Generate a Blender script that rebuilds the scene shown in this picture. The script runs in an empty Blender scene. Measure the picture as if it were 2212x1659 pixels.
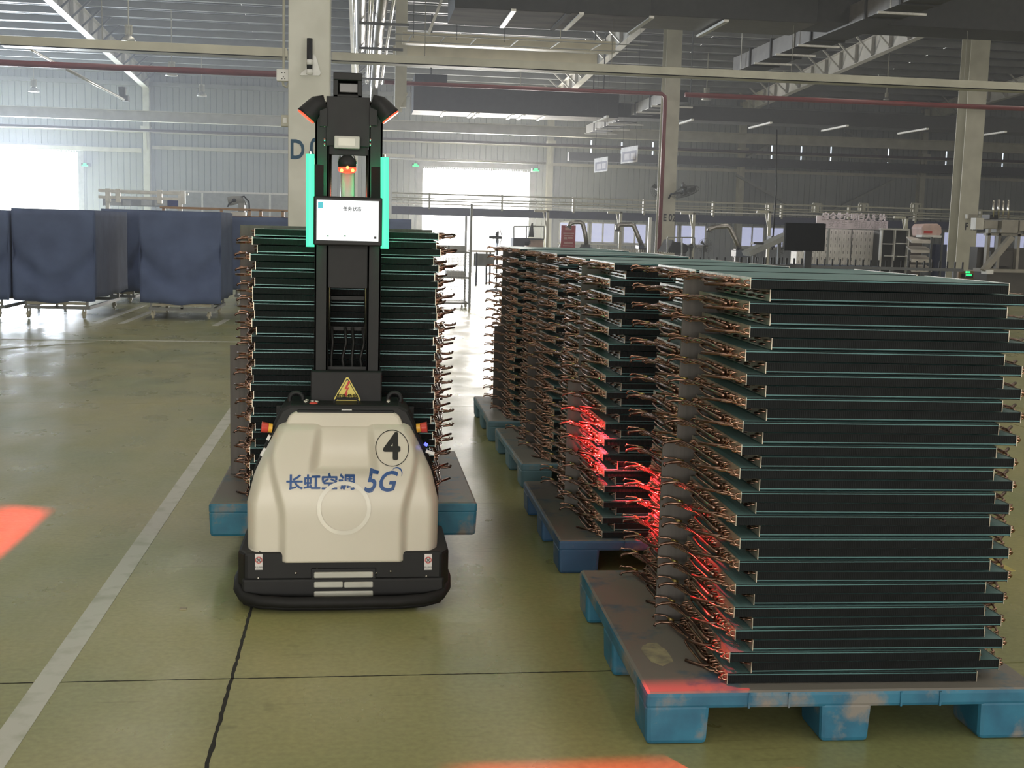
import bpy, math, random
from mathutils import Vector, Matrix
random.seed(7)
SC = bpy.context.scene
COL = SC.collection
# ------------------------------------------------------------------ camera
F, CX, CY, EYE = 2600.0, 1106.0, 829.5, 1.54
RX = Vector((0.9918735, 0.01005127, 0.12683034))      # world X axis in camera (right, down, forward)
RY = Vector((-0.12448498, -0.12921465, 0.98377186))
RZ = Vector((0.02627649, -0.9915657, -0.12691335))
cam_d = bpy.data.cameras.new('camera'); cam = bpy.data.objects.new('camera', cam_d); COL.objects.link(cam)
cam_d.sensor_width = 36; cam_d.lens = F / 2212 * 36; cam_d.clip_end = 300
cam.matrix_world = Matrix(((RX[0], -RX[1], -RX[2], 0), (RY[0], -RY[1], -RY[2], 0), (RZ[0], -RZ[1], -RZ[2], EYE), (0, 0, 0, 1)))
SC.camera = cam
def at(x, y, D):
    """the place in the hall seen at photo pixel x, y at distance D down the hall"""
    c = Vector(((x - CX) / F, (y - CY) / F, 1.0))
    w = Vector((RX.dot(c), RY.dot(c), RZ.dot(c)))
    w *= D / w.y
    return Vector((w.x, D, EYE + w.z))
# ------------------------------------------------------------------ view, world, lights
SC.view_settings.view_transform = 'Standard'; SC.view_settings.look = 'None'
SC.view_settings.gamma = 1; SC.view_settings.use_curve_mapping = False
SC.view_settings.exposure = 0.0
W = bpy.data.worlds.new('sky'); SC.world = W; W.use_nodes = True
W.node_tree.nodes['Background'].inputs[0].default_value = (1, .97, .93, 1)
W.node_tree.nodes['Background'].inputs[1].default_value = 5.0
try:
    SC.cycles.max_bounces = 6; SC.cycles.diffuse_bounces = 3; SC.cycles.glossy_bounces = 3
    SC.cycles.sample_clamp_indirect = 4
except Exception: pass
def area(name, loc, rot, sx, sy, power, color):
    d = bpy.data.lights.new(name, 'AREA'); d.shape = 'RECTANGLE'; d.size = sx; d.size_y = sy
    d.energy = power; d.color = color
    o = bpy.data.objects.new(name, d); o.location = loc; o.rotation_euler = rot; COL.objects.link(o); return o
H2 = math.pi / 2
DOORLIGHT = (1, .96, .92)
area('daylight_middle_door', (4.75, 50.3, 2.0), (-H2, 0, 0), 4.3, 3.9, 2600, DOORLIGHT)
area('daylight_left_door', (-14.2, 50.3, 2.1), (-H2, 0, 0), 5, 4.1, 6500, (.80, .89, 1))
area('daylight_rear_door', (-3, -13.7, 2.6), (H2, 0, 0), 14, 5, 800, (1, .91, .76))
area('rear_fill_right', (19, -13.7, 2.6), (H2, 0, 0), 10, 5, 900, (1, .93, .82))  # unseen fill lamp added behind the camera to brighten the right-hand workshop
SKYLIGHT = 4.6

# ------------------------------------------------------------------ materials
MATS = {}
def mat(name, col, rough=.5, metal=0., col2=None, scale=6., bump=0., emit=0., ecol=None, coat=0., stretch=None, spec=None, fac=(.35, .65), trans=0.):
    if name in MATS: return MATS[name]
    m = bpy.data.materials.new(name); m.use_nodes = True; nt = m.node_tree; b = nt.nodes['Principled BSDF']
    b.inputs['Base Color'].default_value = (*col, 1); b.inputs['Roughness'].default_value = rough
    b.inputs['Metallic'].default_value = metal
    if coat: b.inputs['Coat Weight'].default_value = coat; b.inputs['Coat Roughness'].default_value = .15
    if spec is not None: b.inputs['Specular IOR Level'].default_value = spec
    if emit:
        b.inputs['Emission Color'].default_value = (*(ecol or col), 1); b.inputs['Emission Strength'].default_value = emit
    tc = nt.nodes.new('ShaderNodeTexCoord'); mp = nt.nodes.new('ShaderNodeMapping'); nt.links.new(tc.outputs['Object'], mp.inputs[0])
    if stretch: mp.inputs['Scale'].default_value = stretch
    nz = nt.nodes.new('ShaderNodeTexNoise'); nz.inputs['Scale'].default_value = scale; nz.inputs['Detail'].default_value = 5
    nt.links.new(mp.outputs[0], nz.inputs['Vector'])
    c2 = col2 or tuple(c * .82 for c in col)
    r = nt.nodes.new('ShaderNodeValToRGB'); r.color_ramp.elements[0].color = (*c2, 1); r.color_ramp.elements[1].color = (*col, 1)
    r.color_ramp.elements[0].position = fac[0]; r.color_ramp.elements[1].position = fac[1]
    nt.links.new(nz.outputs[0], r.inputs[0]); nt.links.new(r.outputs[0], b.inputs['Base Color'])
    if bump:
        bp = nt.nodes.new('ShaderNodeBump'); bp.inputs['Strength'].default_value = bump; bp.inputs['Distance'].default_value = .01
        nt.links.new(nz.outputs[0], bp.inputs['Height']); nt.links.new(bp.outputs[0], b.inputs['Normal'])
    MATS[name] = m; return m

BEIGE = mat('beige_paint', (.50, .49, .41), .5, scale=3, col2=(.42, .41, .34))
DCOLM = mat('column_paint', (.62, .62, .56), .55, scale=4, col2=(.54, .54, .48))
WALLM = mat('wall_sheet', (.30, .32, .32), .55, scale=.6, col2=(.26, .28, .28))
ROOFM = mat('roof_sheet', (.19, .20, .21), .6, scale=1)
PURL = mat('purlin_paint', (.24, .25, .25), .5, scale=2)
RAFT = mat('rafter_paint', (.60, .58, .54), .5, scale=2)
REDP = mat('red_pipe_paint', (.20, .035, .035), .45)
DARKDUCT = mat('black_duct_foam', (.035, .037, .038), .8, scale=8)
DUCTFOIL = mat('duct_underside', (.13, .115, .105), .8, 0, col2=(.05, .045, .043), spec=.15, scale=3, stretch=(.3, 1, 1))
GALV = mat('galvanised', (.55, .54, .50), .4, .7, scale=20)
FOIL = mat('foil_wrap', (.36, .34, .32), .30, 1., scale=30, bump=.6)
WHITE = mat('white_paint', (.80, .80, .78), .45)
BLACK = mat('black_paint', (.012, .0125, .013), .5, scale=10, spec=.3)
BLACKM = mat('black_steel', (.018, .0185, .020), .55, .0, scale=14, spec=.3)
RUBBER = mat('rubber', (.012, .012, .012), .65, scale=20, bump=.1, spec=.3)
STEEL = mat('bright_steel', (.75, .72, .66), .25, 1.)
COVER = mat('cream_cover', (.64, .60, .50), .42, scale=2.5, col2=(.61, .57, .475), coat=.15)
COPPER = mat('copper', (.56, .35, .26), .27, 1., scale=25, col2=(.30, .17, .12))
COPPERD = mat('copper_dark', (.25, .155, .115), .33, 1., scale=18, col2=(.12, .075, .06))
BRASS = mat('brass', (.75, .58, .22), .35, 1.)
PLATE = mat('coil_end_plate', (.62, .56, .46), .38, .8, scale=40, col2=(.4, .36, .3))
BOARD = mat('grey_board', (.115, .105, .098), .7, scale=5, stretch=(12, 12, .6), col2=(.085, .08, .075))
TEALEDGE = mat('teal_fin_edge', (.10, .22, .23), .35, .2)
YELLOW = mat('yellow_label', (.85, .72, .16), .5)
BLUEINK = mat('blue_lettering', (.012, .075, .26), .5)
BLACKINK = mat('black_lettering', (.012, .013, .012), .5)
REDINK = mat('red_print', (.65, .05, .04), .5)
REDPL = mat('red_plastic', (.60, .06, .04), .35)
YELPL = mat('yellow_plastic', (.80, .42, .04), .4)
CLOTH = mat('navy_cloth', (.105, .145, .27), .85, scale=3, bump=.3, col2=(.08, .11, .21))
CLOTHG = mat('faded_grey_cloth', (.20, .19, .22), .9, scale=3)
ORANGE = mat('orange_rail', (.42, .23, .09), .5)
NAVYDUCT = mat('navy_busbar', (.035, .04, .10), .5)
GREENLED = mat('green_led', (.0, .0, .0), .5, emit=1.4, ecol=(.09, 1.0, .48))
CREAMBAR = mat('cream_bar', (.62, .58, .44), .5)
GREY = mat('grey_machine', (.30, .31, .30), .5)
DKGREY = mat('dark_grey', (.085, .09, .095), .5)

def fin_mat(name, col, dark, metal=.25, rough=.35):
    m = mat(name, col, rough, metal, scale=8, col2=tuple(c * .8 for c in col), spec=.5 if metal else .12); nt = m.node_tree
    tc = nt.nodes.new('ShaderNodeTexCoord'); w = nt.nodes.new('ShaderNodeTexWave'); w.inputs['Scale'].default_value = 55; w.bands_direction = 'X'
    nt.links.new(tc.outputs['Object'], w.inputs['Vector']); bp = nt.nodes.new('ShaderNodeBump'); bp.inputs['Strength'].default_value = dark; bp.inputs['Distance'].default_value = .002
    nt.links.new(w.outputs[0], bp.inputs['Height']); nt.links.new(bp.outputs[0], nt.nodes['Principled BSDF'].inputs['Normal']); return m
FINTOP = fin_mat('teal_fin_face', (.20, .36, .37), .25)
FINSIDE = fin_mat('dark_fin_side', (.007, .009, .010), .4, 0, .55)

def pallet_mat(name, blue, blue2, dirt, amount):
    m = mat(name, blue, .55, scale=9, col2=blue2, bump=.08); nt = m.node_tree; b = nt.nodes['Principled BSDF']
    src = b.inputs['Base Color'].links[0].from_socket
    tc = nt.nodes.new('ShaderNodeTexCoord'); nz = nt.nodes.new('ShaderNodeTexNoise'); nz.inputs['Scale'].default_value = 5; nz.inputs['Detail'].default_value = 8
    nz.inputs['Roughness'].default_value = .62
    nt.links.new(tc.outputs['Object'], nz.inputs['Vector']); r = nt.nodes.new('ShaderNodeValToRGB')
    r.color_ramp.elements[0].position = 1 - amount - .06; r.color_ramp.elements[1].position = 1 - amount + .06
    mx = nt.nodes.new('ShaderNodeMix'); mx.data_type = 'RGBA'; mx.inputs['B'].default_value = (*dirt, 1)
    nt.links.new(nz.outputs[0], r.inputs[0]); nt.links.new(r.outputs[0], mx.inputs['Factor']); nt.links.new(src, mx.inputs['A'])
    nt.links.new(mx.outputs['Result'], b.inputs['Base Color']); return m

def floor_mat():
    m = bpy.data.materials.new('green_epoxy_floor'); m.use_nodes = True; nt = m.node_tree; b = nt.nodes['Principled BSDF']; L = nt.links
    g = nt.nodes.new('ShaderNodeNewGeometry')
    def noise(sc, det, stretch=None):
        n = nt.nodes.new('ShaderNodeTexNoise'); n.inputs['Scale'].default_value = sc; n.inputs['Detail'].default_value = det
        if stretch:
            mp = nt.nodes.new('ShaderNodeMapping'); mp.inputs['Scale'].default_value = stretch; L.new(g.outputs['Position'], mp.inputs[0]); L.new(mp.outputs[0], n.inputs['Vector'])
        else: L.new(g.outputs['Position'], n.inputs['Vector'])
        return n.outputs[0]
    def ramp(s, p0, p1, c0, c1):
        r = nt.nodes.new('ShaderNodeValToRGB'); r.color_ramp.elements[0].position = p0; r.color_ramp.elements[1].position = p1
        r.color_ramp.elements[0].color = (*c0, 1); r.color_ramp.elements[1].color = (*c1, 1); L.new(s, r.inputs[0]); return r.outputs[0]
    base = ramp(noise(.7, 6), .38, .64, (.335, .312, .130), (.25, .27, .118))
    fine = ramp(noise(45, 3), .3, .7, (.86, .86, .86), (1.08, 1.08, 1.08))
    spots = ramp(noise(6.5, 2, (1, 1.2, 1)), .20, .34, (.66, .68, .62), (1, 1, 1))
    scr = ramp(noise(9, 8, (.25, 3.0, 1)), .30, .36, (.82, .82, .78), (1, 1, 1))
    def mul(a, c):
        x = nt.nodes.new('ShaderNodeMix'); x.data_type = 'RGBA'; x.blend_type = 'MULTIPLY'; x.inputs['Factor'].default_value = 1; L.new(a, x.inputs['A']); L.new(c, x.inputs['B']); return x.outputs['Result']
    L.new(mul(mul(mul(base, fine), spots), scr), b.inputs['Base Color'])
    L.new(ramp(noise(3, 6, (1, .5, 1)), .3, .7, (.24, .24, .24), (.40, .40, .40)), b.inputs['Roughness'])
    bp = nt.nodes.new('ShaderNodeBump'); bp.inputs['Strength'].default_value = .25; bp.inputs['Distance'].default_value = .004
    L.new(noise(4, 3, (.6, 2.2, 1)), bp.inputs['Height']); L.new(bp.outputs[0], b.inputs['Normal'])
    return m
FLOORM = floor_mat()
JOINTM = mat('floor_joint', (.02, .02, .016), .9)
LINEW = mat('white_line_paint', (.52, .52, .46), .4, scale=8, col2=(.34, .36, .27), fac=(.25, .5))
LINEY = mat('yellow_line_paint', (.55, .46, .14), .4, scale=8)

# ------------------------------------------------------------------ mesh builder
class MB:
    def __init__(s): s.v = []; s.f = []; s.m = []
    def face(s, pts, m=0):
        n = len(s.v); s.v += [tuple(p) for p in pts]; s.f.append(tuple(range(n, n + len(pts)))); s.m.append(m)
    def box(s, x0, x1, y0, y1, z0, z1, m=0, top=None):
        n = len(s.v)
        s.v += [(x, y, z) for z in (z0, z1) for y in (y0, y1) for x in (x0, x1)]
        for i, q in enumerate(((0, 2, 3, 1), (4, 5, 7, 6), (0, 1, 5, 4), (2, 6, 7, 3), (0, 4, 6, 2), (1, 3, 7, 5))):
            s.f.append(tuple(n + k for k in q)); s.m.append(top if (i == 1 and top is not None) else m)
        return s
    def px(s, x0, y0, x1, y1, d, t=.05, m=0, top=None):
        """box whose front covers a pixel rectangle at distance d, t deep"""
        ym = (y0 + min(y1, y0 + 60)) / 2; a = at(x0, ym, d); b = at(x1, ym, d); c = at((x0 + x1) / 2, y0, d).z; e = at((x0 + x1) / 2, y1, d).z
        return s.box(a.x, b.x, d, d + t, e, c, m, top)
    def tube(s, pts, r, n=8, m=0, caps=True, r1=None):
        pts = [Vector(p) for p in pts]; rings = []; up = None
        for i, p in enumerate(pts):
            t = (pts[min(i + 1, len(pts) - 1)] - pts[max(i - 1, 0)])
            if t.length < 1e-9: t = Vector((0, 0, 1))
            t.normalize()
            if up is None:
                a = Vector((0, 0, 1)) if abs(t.z) < .9 else Vector((1, 0, 0)); up = t.cross(a).normalized()
            up = (up - t * up.dot(t)).normalized(); w = t.cross(up)
            rr = r if r1 is None else r + (r1 - r) * i / (len(pts) - 1)
            k = len(s.v); rings.append(k)
            for j in range(n):
                an = 2 * math.pi * j / n; s.v.append(tuple(p + (up * math.cos(an) + w * math.sin(an)) * rr))
        for a, b in zip(rings, rings[1:]):
            for j in range(n): s.f.append((a + j, a + (j + 1) % n, b + (j + 1) % n, b + j)); s.m.append(m)
        if caps:
            s.f.append(tuple(rings[0] + j for j in reversed(range(n)))); s.m.append(m)
            s.f.append(tuple(rings[-1] + j for j in range(n))); s.m.append(m)
        return s
    def bar(s, a, b, w, h=None, m=0):
        """rectangular bar from a to b"""
        a = Vector(a); b = Vector(b); t = (b - a).normalized(); h = h or w
        u = t.cross(Vector((0, 0, 1)) if abs(t.z) < .95 else Vector((0, 1, 0))).normalized(); v = t.cross(u)
        n = len(s.v)
        for p in (a, b):
            for q, r in ((-1, -1), (1, -1), (1, 1), (-1, 1)): s.v.append(tuple(p + u * q * w / 2 + v * r * h / 2))
        for q in ((3, 2, 1, 0), (4, 5, 6, 7), (0, 1, 5, 4), (1, 2, 6, 5), (2, 3, 7, 6), (3, 0, 4, 7)): s.f.append(tuple(n + k for k in q)); s.m.append(m)
        return s
    def lathe(s, prof, c=(0, 0, 0), axis='z', n=16, m=0):
        rings = []
        for r, h in prof:
            k = len(s.v); rings.append(k)
            for j in range(n):
                an = 2 * math.pi * j / n; a, b = r * math.cos(an), r * math.sin(an)
                p = (a, b, h) if axis == 'z' else ((a, h, b) if axis == 'y' else (h, a, b))
                s.v.append((c[0] + p[0], c[1] + p[1], c[2] + p[2]))
        for a, b in zip(rings, rings[1:]):
            for j in range(n): s.f.append((a + j, a + (j + 1) % n, b + (j + 1) % n, b + j)); s.m.append(m)
        if prof[0][0] > 1e-4: s.f.append(tuple(rings[0] + j for j in reversed(range(n)))); s.m.append(m)
        if prof[-1][0] > 1e-4: s.f.append(tuple(rings[-1] + j for j in range(n))); s.m.append(m)
        return s
    def prism(s, pts, y0, y1, m=0):
        """polygon of (x, z) points extruded along y"""
        n = len(s.v); k = len(pts)
        s.v += [(p[0], y0, p[1]) for p in pts] + [(p[0], y1, p[1]) for p in pts]
        s.f.append(tuple(n + i for i in range(k))); s.m.append(m); s.f.append(tuple(n + k + i for i in reversed(range(k)))); s.m.append(m)
        for i in range(k): j = (i + 1) % k; s.f.append((n + i, n + k + i, n + k + j, n + j)); s.m.append(m)
        return s
    def mesh(s, name, mats, smooth=False):
        me = bpy.data.meshes.new(name); me.from_pydata(s.v, [], s.f)
        for m in (mats if isinstance(mats, (list, tuple)) else [mats]): me.materials.append(m)
        me.polygons.foreach_set('material_index', s.m)
        if smooth: me.polygons.foreach_set('use_smooth', [True] * len(s.f))
        me.update()
        return me
    def build(s, name, mats, parent=None, smooth=False, bevel=0, label=None):
        o = bpy.data.objects.new(name, s.mesh(name, mats, smooth)); COL.objects.link(o)
        if parent: par(o, parent)
        if bevel:
            b = o.modifiers.new('bevel', 'BEVEL'); b.width = bevel; b.segments = 2; b.limit_method = 'ANGLE'; b.angle_limit = .6
        if label: o['label'] = label
        return o
def par(o, parent):
    o.parent = parent
    if parent.type == 'EMPTY': o.matrix_parent_inverse = Matrix.Translation(-parent.location)
    return o
def thing(name, label, cat, loc=(0, 0, 0), group=None):
    o = bpy.data.objects.new(name, None); o.empty_display_size = .1; COL.objects.link(o); o.location = loc
    return tag(o, label, cat, group)
def tag(o, label, cat, group=None):
    o['label'] = label; o['category'] = cat
    if group: o['group'] = group
    return o
def struct(o): o['kind'] = 'structure'; return o
def stuff(o): o['kind'] = 'stuff'; return o
def copy_tree(o, parent=None, kids={}):
    c = o.copy(); COL.objects.link(c)
    if parent: c.parent = parent
    for ch in kids[o] if o in kids else list(o.children): copy_tree(ch, c, kids)
    return c
ORD = 'top second third fourth fifth sixth seventh eighth ninth tenth eleventh twelfth thirteenth fourteenth fifteenth sixteenth seventeenth eighteenth nineteenth twentieth'.split()
for k in range(1, 20): ORD.append(('twenty-' if k < 10 else 'thirty-' if k > 10 else '') + ('thirtieth' if k == 10 else ['first', 'second', 'third', 'fourth', 'fifth', 'sixth', 'seventh', 'eighth', 'ninth'][(k - 1) % 10]))
def text_mesh(txt, size, bold=0., shear=0., align='CENTER'):
    c = bpy.data.curves.new('lettering', 'FONT'); c.body = txt; c.size = size; c.align_x = align; c.align_y = 'CENTER'; c.offset = bold; c.shear = shear
    c.resolution_u = 3
    o = bpy.data.objects.new('lettering', c); COL.objects.link(o)
    me = bpy.data.meshes.new_from_object(o); bpy.data.objects.remove(o); return me
def lettering(txt, size, loc, material, parent=None, bold=0., shear=0., name='lettering', sx=1., surf=None, align='CENTER', face='-y', thick=0.):
    """flat lettering standing upright; surf(x, z) gives the y of the surface it is printed on"""
    me = text_mesh(txt, size, bold, shear, align)
    if surf:
        import bmesh
        bm = bmesh.new(); bm.from_mesh(me); bmesh.ops.triangulate(bm, faces=bm.faces[:])
        for _ in range(4):
            es = [e for e in bm.edges if e.calc_length() > size * .16]
            if es: bmesh.ops.subdivide_edges(bm, edges=es, cuts=1); bmesh.ops.triangulate(bm, faces=[f for f in bm.faces if len(f.verts) > 3])
        bm.to_mesh(me); bm.free()
    if thick:
        src = [(v.co.x, v.co.y) for v in me.vertices]; fs = [tuple(p.vertices) for p in me.polygons]; vv, ff = [], []
        for k_ in range(9):
            dx, dy = ((0, 0) if k_ == 8 else (thick * math.cos(k_ * .785), thick * math.sin(k_ * .785))); b = len(vv)
            vv += [(a + dx, c + dy, k_ * 1e-5) for a, c in src]; ff += [tuple(b + i for i in f) for f in fs]
        me = bpy.data.meshes.new('lettering'); me.from_pydata(vv, [], ff)
    for v in me.vertices:
        x, y = v.co.x * sx, v.co.y
        if face == '-y': p = Vector((loc[0] + x, loc[1], loc[2] + y))
        else: p = Vector((loc[0], loc[1] - x, loc[2] + y))
        if surf: p.y = surf(p.x, p.z) - v.co.z
        v.co = p
    me.materials.clear(); me.materials.append(material)
    o = bpy.data.objects.new(name, me); COL.objects.link(o)
    if parent: par(o, parent)
    return o

# ================================================================== SETTING
WY = 50.0                                   # far wall
XL, XR, YB = -22.0, 34.0, -14.0
def roof_z(y): return 7.45 + .05 * (WY - y)
# floor: slab bed and slabs with sawn joints
bed = struct(MB().box(XL - 1, XR + 1, YB - 1, WY + 1, -.3, -.03).build('floor', JOINTM))
xs = [XL - 1] + [v for v in [-18.417 + 6 * k for k in range(9)]] + [XR + 1]
ys = [YB - 1, -8.6, -2.3, 4.02, 10.4, 16.7, 23, 29.3, 35.6, 41.9, WY + 1]
for i in range(len(xs) - 1):
    for j in range(len(ys) - 1):
        m = MB(); w = .0045
        m.box(xs[i] + w, xs[i + 1] - w, ys[j] + w * .7, ys[j + 1] - w * .7, -.029, 0)
        m.build('slab', FLOORM, bed)
# ragged wear along the joint in front of the robot
jm = MB(); rr = random.Random(3)
for a, b in ((-.417, None), (None, 4.02)):
    N = 260
    pts = []
    for k in range(N + 1):
        t = (2.2 + k * (10.4 - 2.2) / N) if a is not None else (-3 + 4 * k / N)
        pts.append((t, (.0035 + rr.random() * .0055) * (1 if a is not None else .5), (.0035 + rr.random() * .0055) * (1 if a is not None else .5)))
    for p, q in zip(pts, pts[1:]):
        if a is not None: jm.face([(a - p[1], p[0], .0006), (a + p[2], p[0], .0006), (a + q[2], q[0], .0006), (a - q[1], q[0], .0006)])
        else: jm.face([(p[0], b - p[1], .0006), (q[0], b - q[1], .0006), (q[0], b + q[2], .0006), (p[0], b + p[2], .0006)])
jm.build('joint_wear', JOINTM, bed)
def road_line(x0, y0, x1, y1, w, m=LINEW, name='floor_marking'):
    a, b = Vector((x0, y0, 0)), Vector((x1, y1, 0)); t = (b - a).normalized(); n = Vector((-t.y, t.x, 0)) * w / 2; mb = MB()
    lo = [a - n, b - n, b + n, a + n]; z = Vector((0, 0, .002))
    mb.face([p + z for p in lo]); 
    for p, q in zip(lo, lo[1:] + lo[:1]): mb.face([p, q, q + z, p + z])
    return struct(mb.build(name, m))
road_line(-1.02, 1.5, -1.02, 15.5, .085)
road_line(-14, 15.75, -1.0, 15.95, .09)
road_line(-4.45, 14.45, -3.3, 15.7, .08)
for (a, b) in (((0, 697), (95, 670)), ((205, 699), (310, 660)), ((262, 699), (340, 668)), ((465, 704), (490, 690))):
    p = at(a[0], a[1], 20); 
    def fl(x, y):
        c = Vector(((x - CX) / F, (y - CY) / F, 1.0)); w = Vector((RX.dot(c), RY.dot(c), RZ.dot(c))); w *= -EYE / w.z; return w.x, w.y
    p, q = fl(*a), fl(*b); road_line(p[0], p[1], q[0], q[1], .1)
road_line(3.05, 5.2, 3.05, 9, .10, LINEY)
road_line(3.0, 14, 2.05, 22, .09, LINEY)
# far wall, corrugated, with openings
D1 = (-17.0, at(170, 400, WY).x, 0, at(85, 322, WY).z)
D2 = (at(912, 450, WY).x, at(1142, 450, WY).x, 0, at(1020, 363, WY).z)
WIN = []
for x0, x1 in ((1207, 1272), (1275, 1330), (1345, 1398), (1456, 1466), (1469, 1526), (1598, 1652), (1662, 1695), (1808, 1830), (2037, 2074), (2106, 2132), (2137, 2152), (2190, 2240)):
    xm = (x0 + x1) / 2; yy = 488 + .0265 * (xm - 777); a = at(x0, yy, WY); b = at(x1, yy, WY)
    WIN.append((a.x, b.x, at(xm, yy + 24, WY).z, at(xm, yy - 22, WY).z))
SLIT = []
for x, y in ((1277, 322), (1343, 326), (1410, 326), (1667, 333), (1731, 335), (1795, 335), (1919, 340), (2044, 345), (2166, 347)):
    a = at(x, y, WY); SLIT.append((a.x - .035, a.x + .035, a.z - .36, a.z + .36))
openings = [D1, D2] + WIN + SLIT
def wall_sheet(name, x0, x1, z0, z1, holes, pitch=.24):
    cuts = sorted({x0, x1, *[h[0] for h in holes], *[h[1] for h in holes], *[x0 + k * pitch for k in range(1, int((x1 - x0) / pitch))]})
    mb = MB()
    for a, b in zip(cuts, cuts[1:]):
        if b - a < 1e-4: continue
        zs = [(z0, z1)]
        for h in holes:
            if h[0] < (a + b) / 2 < h[1]:
                nz = []
                for lo, hi in zs:
                    if h[3] <= lo or h[2] >= hi: nz.append((lo, hi)); continue
                    if h[2] > lo: nz.append((lo, h[2]))
                    if h[3] < hi: nz.append((h[3], hi))
                zs = nz
        for lo, hi in zs:
            if b - a > .1:
                c = b - .035
                mb.face([(a, WY, lo), (c, WY, lo), (c, WY, hi), (a, WY, hi)]); mb.face([(c, WY, lo), (c + .012, WY + .03, lo), (c + .012, WY + .03, hi), (c, WY, hi)])
                mb.face([(c + .012, WY + .03, lo), (b, WY, lo), (b, WY, hi), (c + .012, WY + .03, hi)])
            else: mb.face([(a, WY, lo), (b, WY, lo), (b, WY, hi), (a, WY, hi)])
            mb.face([(b, WY + .15, lo), (a, WY + .15, lo), (a, WY + .15, hi), (b, WY + .15, hi)])
    for h in holes:
        for p, q in (((h[0], h[2]), (h[0], h[3])), ((h[0], h[3]), (h[1], h[3])), ((h[1], h[3]), (h[1], h[2])), ((h[1], h[2]), (h[0], h[2]))):
            mb.face([(p[0], WY, p[1]), (q[0], WY, q[1]), (q[0], WY + .15, q[1]), (p[0], WY + .15, p[1])])
    return mb.build(name, WALLM)
struct(wall_sheet('wall_back', XL, XR, 0, 7.5, openings))
struct(MB().box(XL - .2, XL, YB, WY, 0, 11).build('wall_left', WALLM))
struct(MB().box(XR, XR + .2, YB, WY, 0, 11).build('wall_right', WALLM))
fr = MB().box(XL, -10, YB - .2, YB, 0, 11).box(4, 14, YB - .2, YB, 0, 11).box(24, XR, YB - .2, YB, 0, 11).box(14, 24, YB - .2, YB, 5.2, 11).box(-10, 4, YB - .2, YB, 5.2, 11)
struct(fr.build('wall_front', WALLM))
struct(MB().box(-60, 60, WY + 1, 120, -.2, -.02).build('ground', mat('yard_concrete', (.6, .58, .54), .8)))
PANE = mat('window_daylight_film', (.30, .32, .42), .3, emit=.62, ecol=(.66, .70, 1.0))
SLITM = mat('slit_daylight', (.5, .5, .6), .3, emit=1.6, ecol=(.80, .90, 1.0))
n = 0
for h in WIN:
    n += 1; o = struct(MB().box(h[0], h[1], WY + .09, WY + .10, h[2], h[3]).build(f'window_{n}', PANE))
    f = MB(); t = .06
    f.box(h[0], h[0] + t, WY + .02, WY + .08, h[2], h[3]).box(h[1] - t, h[1], WY + .02, WY + .08, h[2], h[3]).box(h[0], h[1], WY + .02, WY + .08, h[3] - t, h[3]).box(h[0], h[1], WY + .02, WY + .08, h[2], h[2] + t)
    if h[1] - h[0] > .8: xm = (h[0] + h[1]) / 2; f.box(xm - .03, xm + .03, WY + .02, WY + .08, h[2], h[3])
    f.build('window_frame', WHITE, o)
    MB().box(h[0] - .05, h[1] + .05, WY - .12, WY + .02, h[2] - .07, h[2] - .01).build('window_sill', BEIGE, o)
for h in SLIT:
    n += 1; struct(MB().box(h[0], h[1], WY + .05, WY + .06, h[2], h[3]).build(f'window_{n}', SLITM))
# door frames
for k, h in enumerate((D1, D2)):
    f = MB(); t = .22
    f.box(h[0] - t, h[0], WY - .06, WY + .1, 0, h[3] + t).box(h[1], h[1] + t, WY - .06, WY + .1, 0, h[3] + t).box(h[0], h[1], WY - .06, WY + .1, h[3], h[3] + t)
    d = struct(f.build(f'door_{k + 1}', mat('door_frame', (.33, .34, .35), .5)))
    cv = MB()
    for q in range(60):
        x = h[0] + (h[1] - h[0]) * q / 60
        cv.box(x, x + (h[1] - h[0]) / 60 * .9, WY + .02, WY + .05, h[3] - .05 - .05 * random.random(), h[3] + .02)
    cv.build('rolled_shutter_edge', GREY, d)
# ceiling: sheet, purlins, skylights
ce = MB(); sky_x = (-12.3, -4.15, 3.8, 11.95, 20.0, 27.5); sw = .55
cuts = [XL] + [c for x in sky_x for c in (x - sw, x + sw)] + [XR]
for i in range(0, len(cuts), 2): ce.face([(cuts[i], YB, roof_z(YB)), (cuts[i + 1], YB, roof_z(YB)), (cuts[i + 1], WY + .2, roof_z(WY)), (cuts[i], WY + .2, roof_z(WY))])
for x in sky_x: ce.face([(x - sw, 34.6, roof_z(34.6)), (x + sw, 34.6, roof_z(34.6)), (x + sw, WY + .2, roof_z(WY)), (x - sw, WY + .2, roof_z(WY))])
ceil = struct(ce.build('ceiling', ROOFM))
SKYM = mat('translucent_roof_panel', (.8, .8, .75), .6, emit=SKYLIGHT, ecol=(1, .93, .80))
for x in sky_x:
    n += 1
    m = MB(); m.face([(x - sw, YB, roof_z(YB) + .02), (x - sw, 34.6, roof_z(34.6) + .02), (x + sw, 34.6, roof_z(34.6) + .02), (x + sw, YB, roof_z(YB) + .02)])
    struct(m.build(f'window_{n}', SKYM))
pm = MB().box(XL, XR, -.035, .035, -.22, -.02).box(XL, XR, .035, .10, -.22, -.205).box(XL, XR, -.1, -.035, -.035, -.02).mesh('purlin', PURL)
y = WY - .25
while y > YB:
    o = bpy.data.objects.new('purlin', pm); o.location = (0, y, roof_z(y)); COL.objects.link(o); par(o, ceil); y -= 1.28
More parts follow.
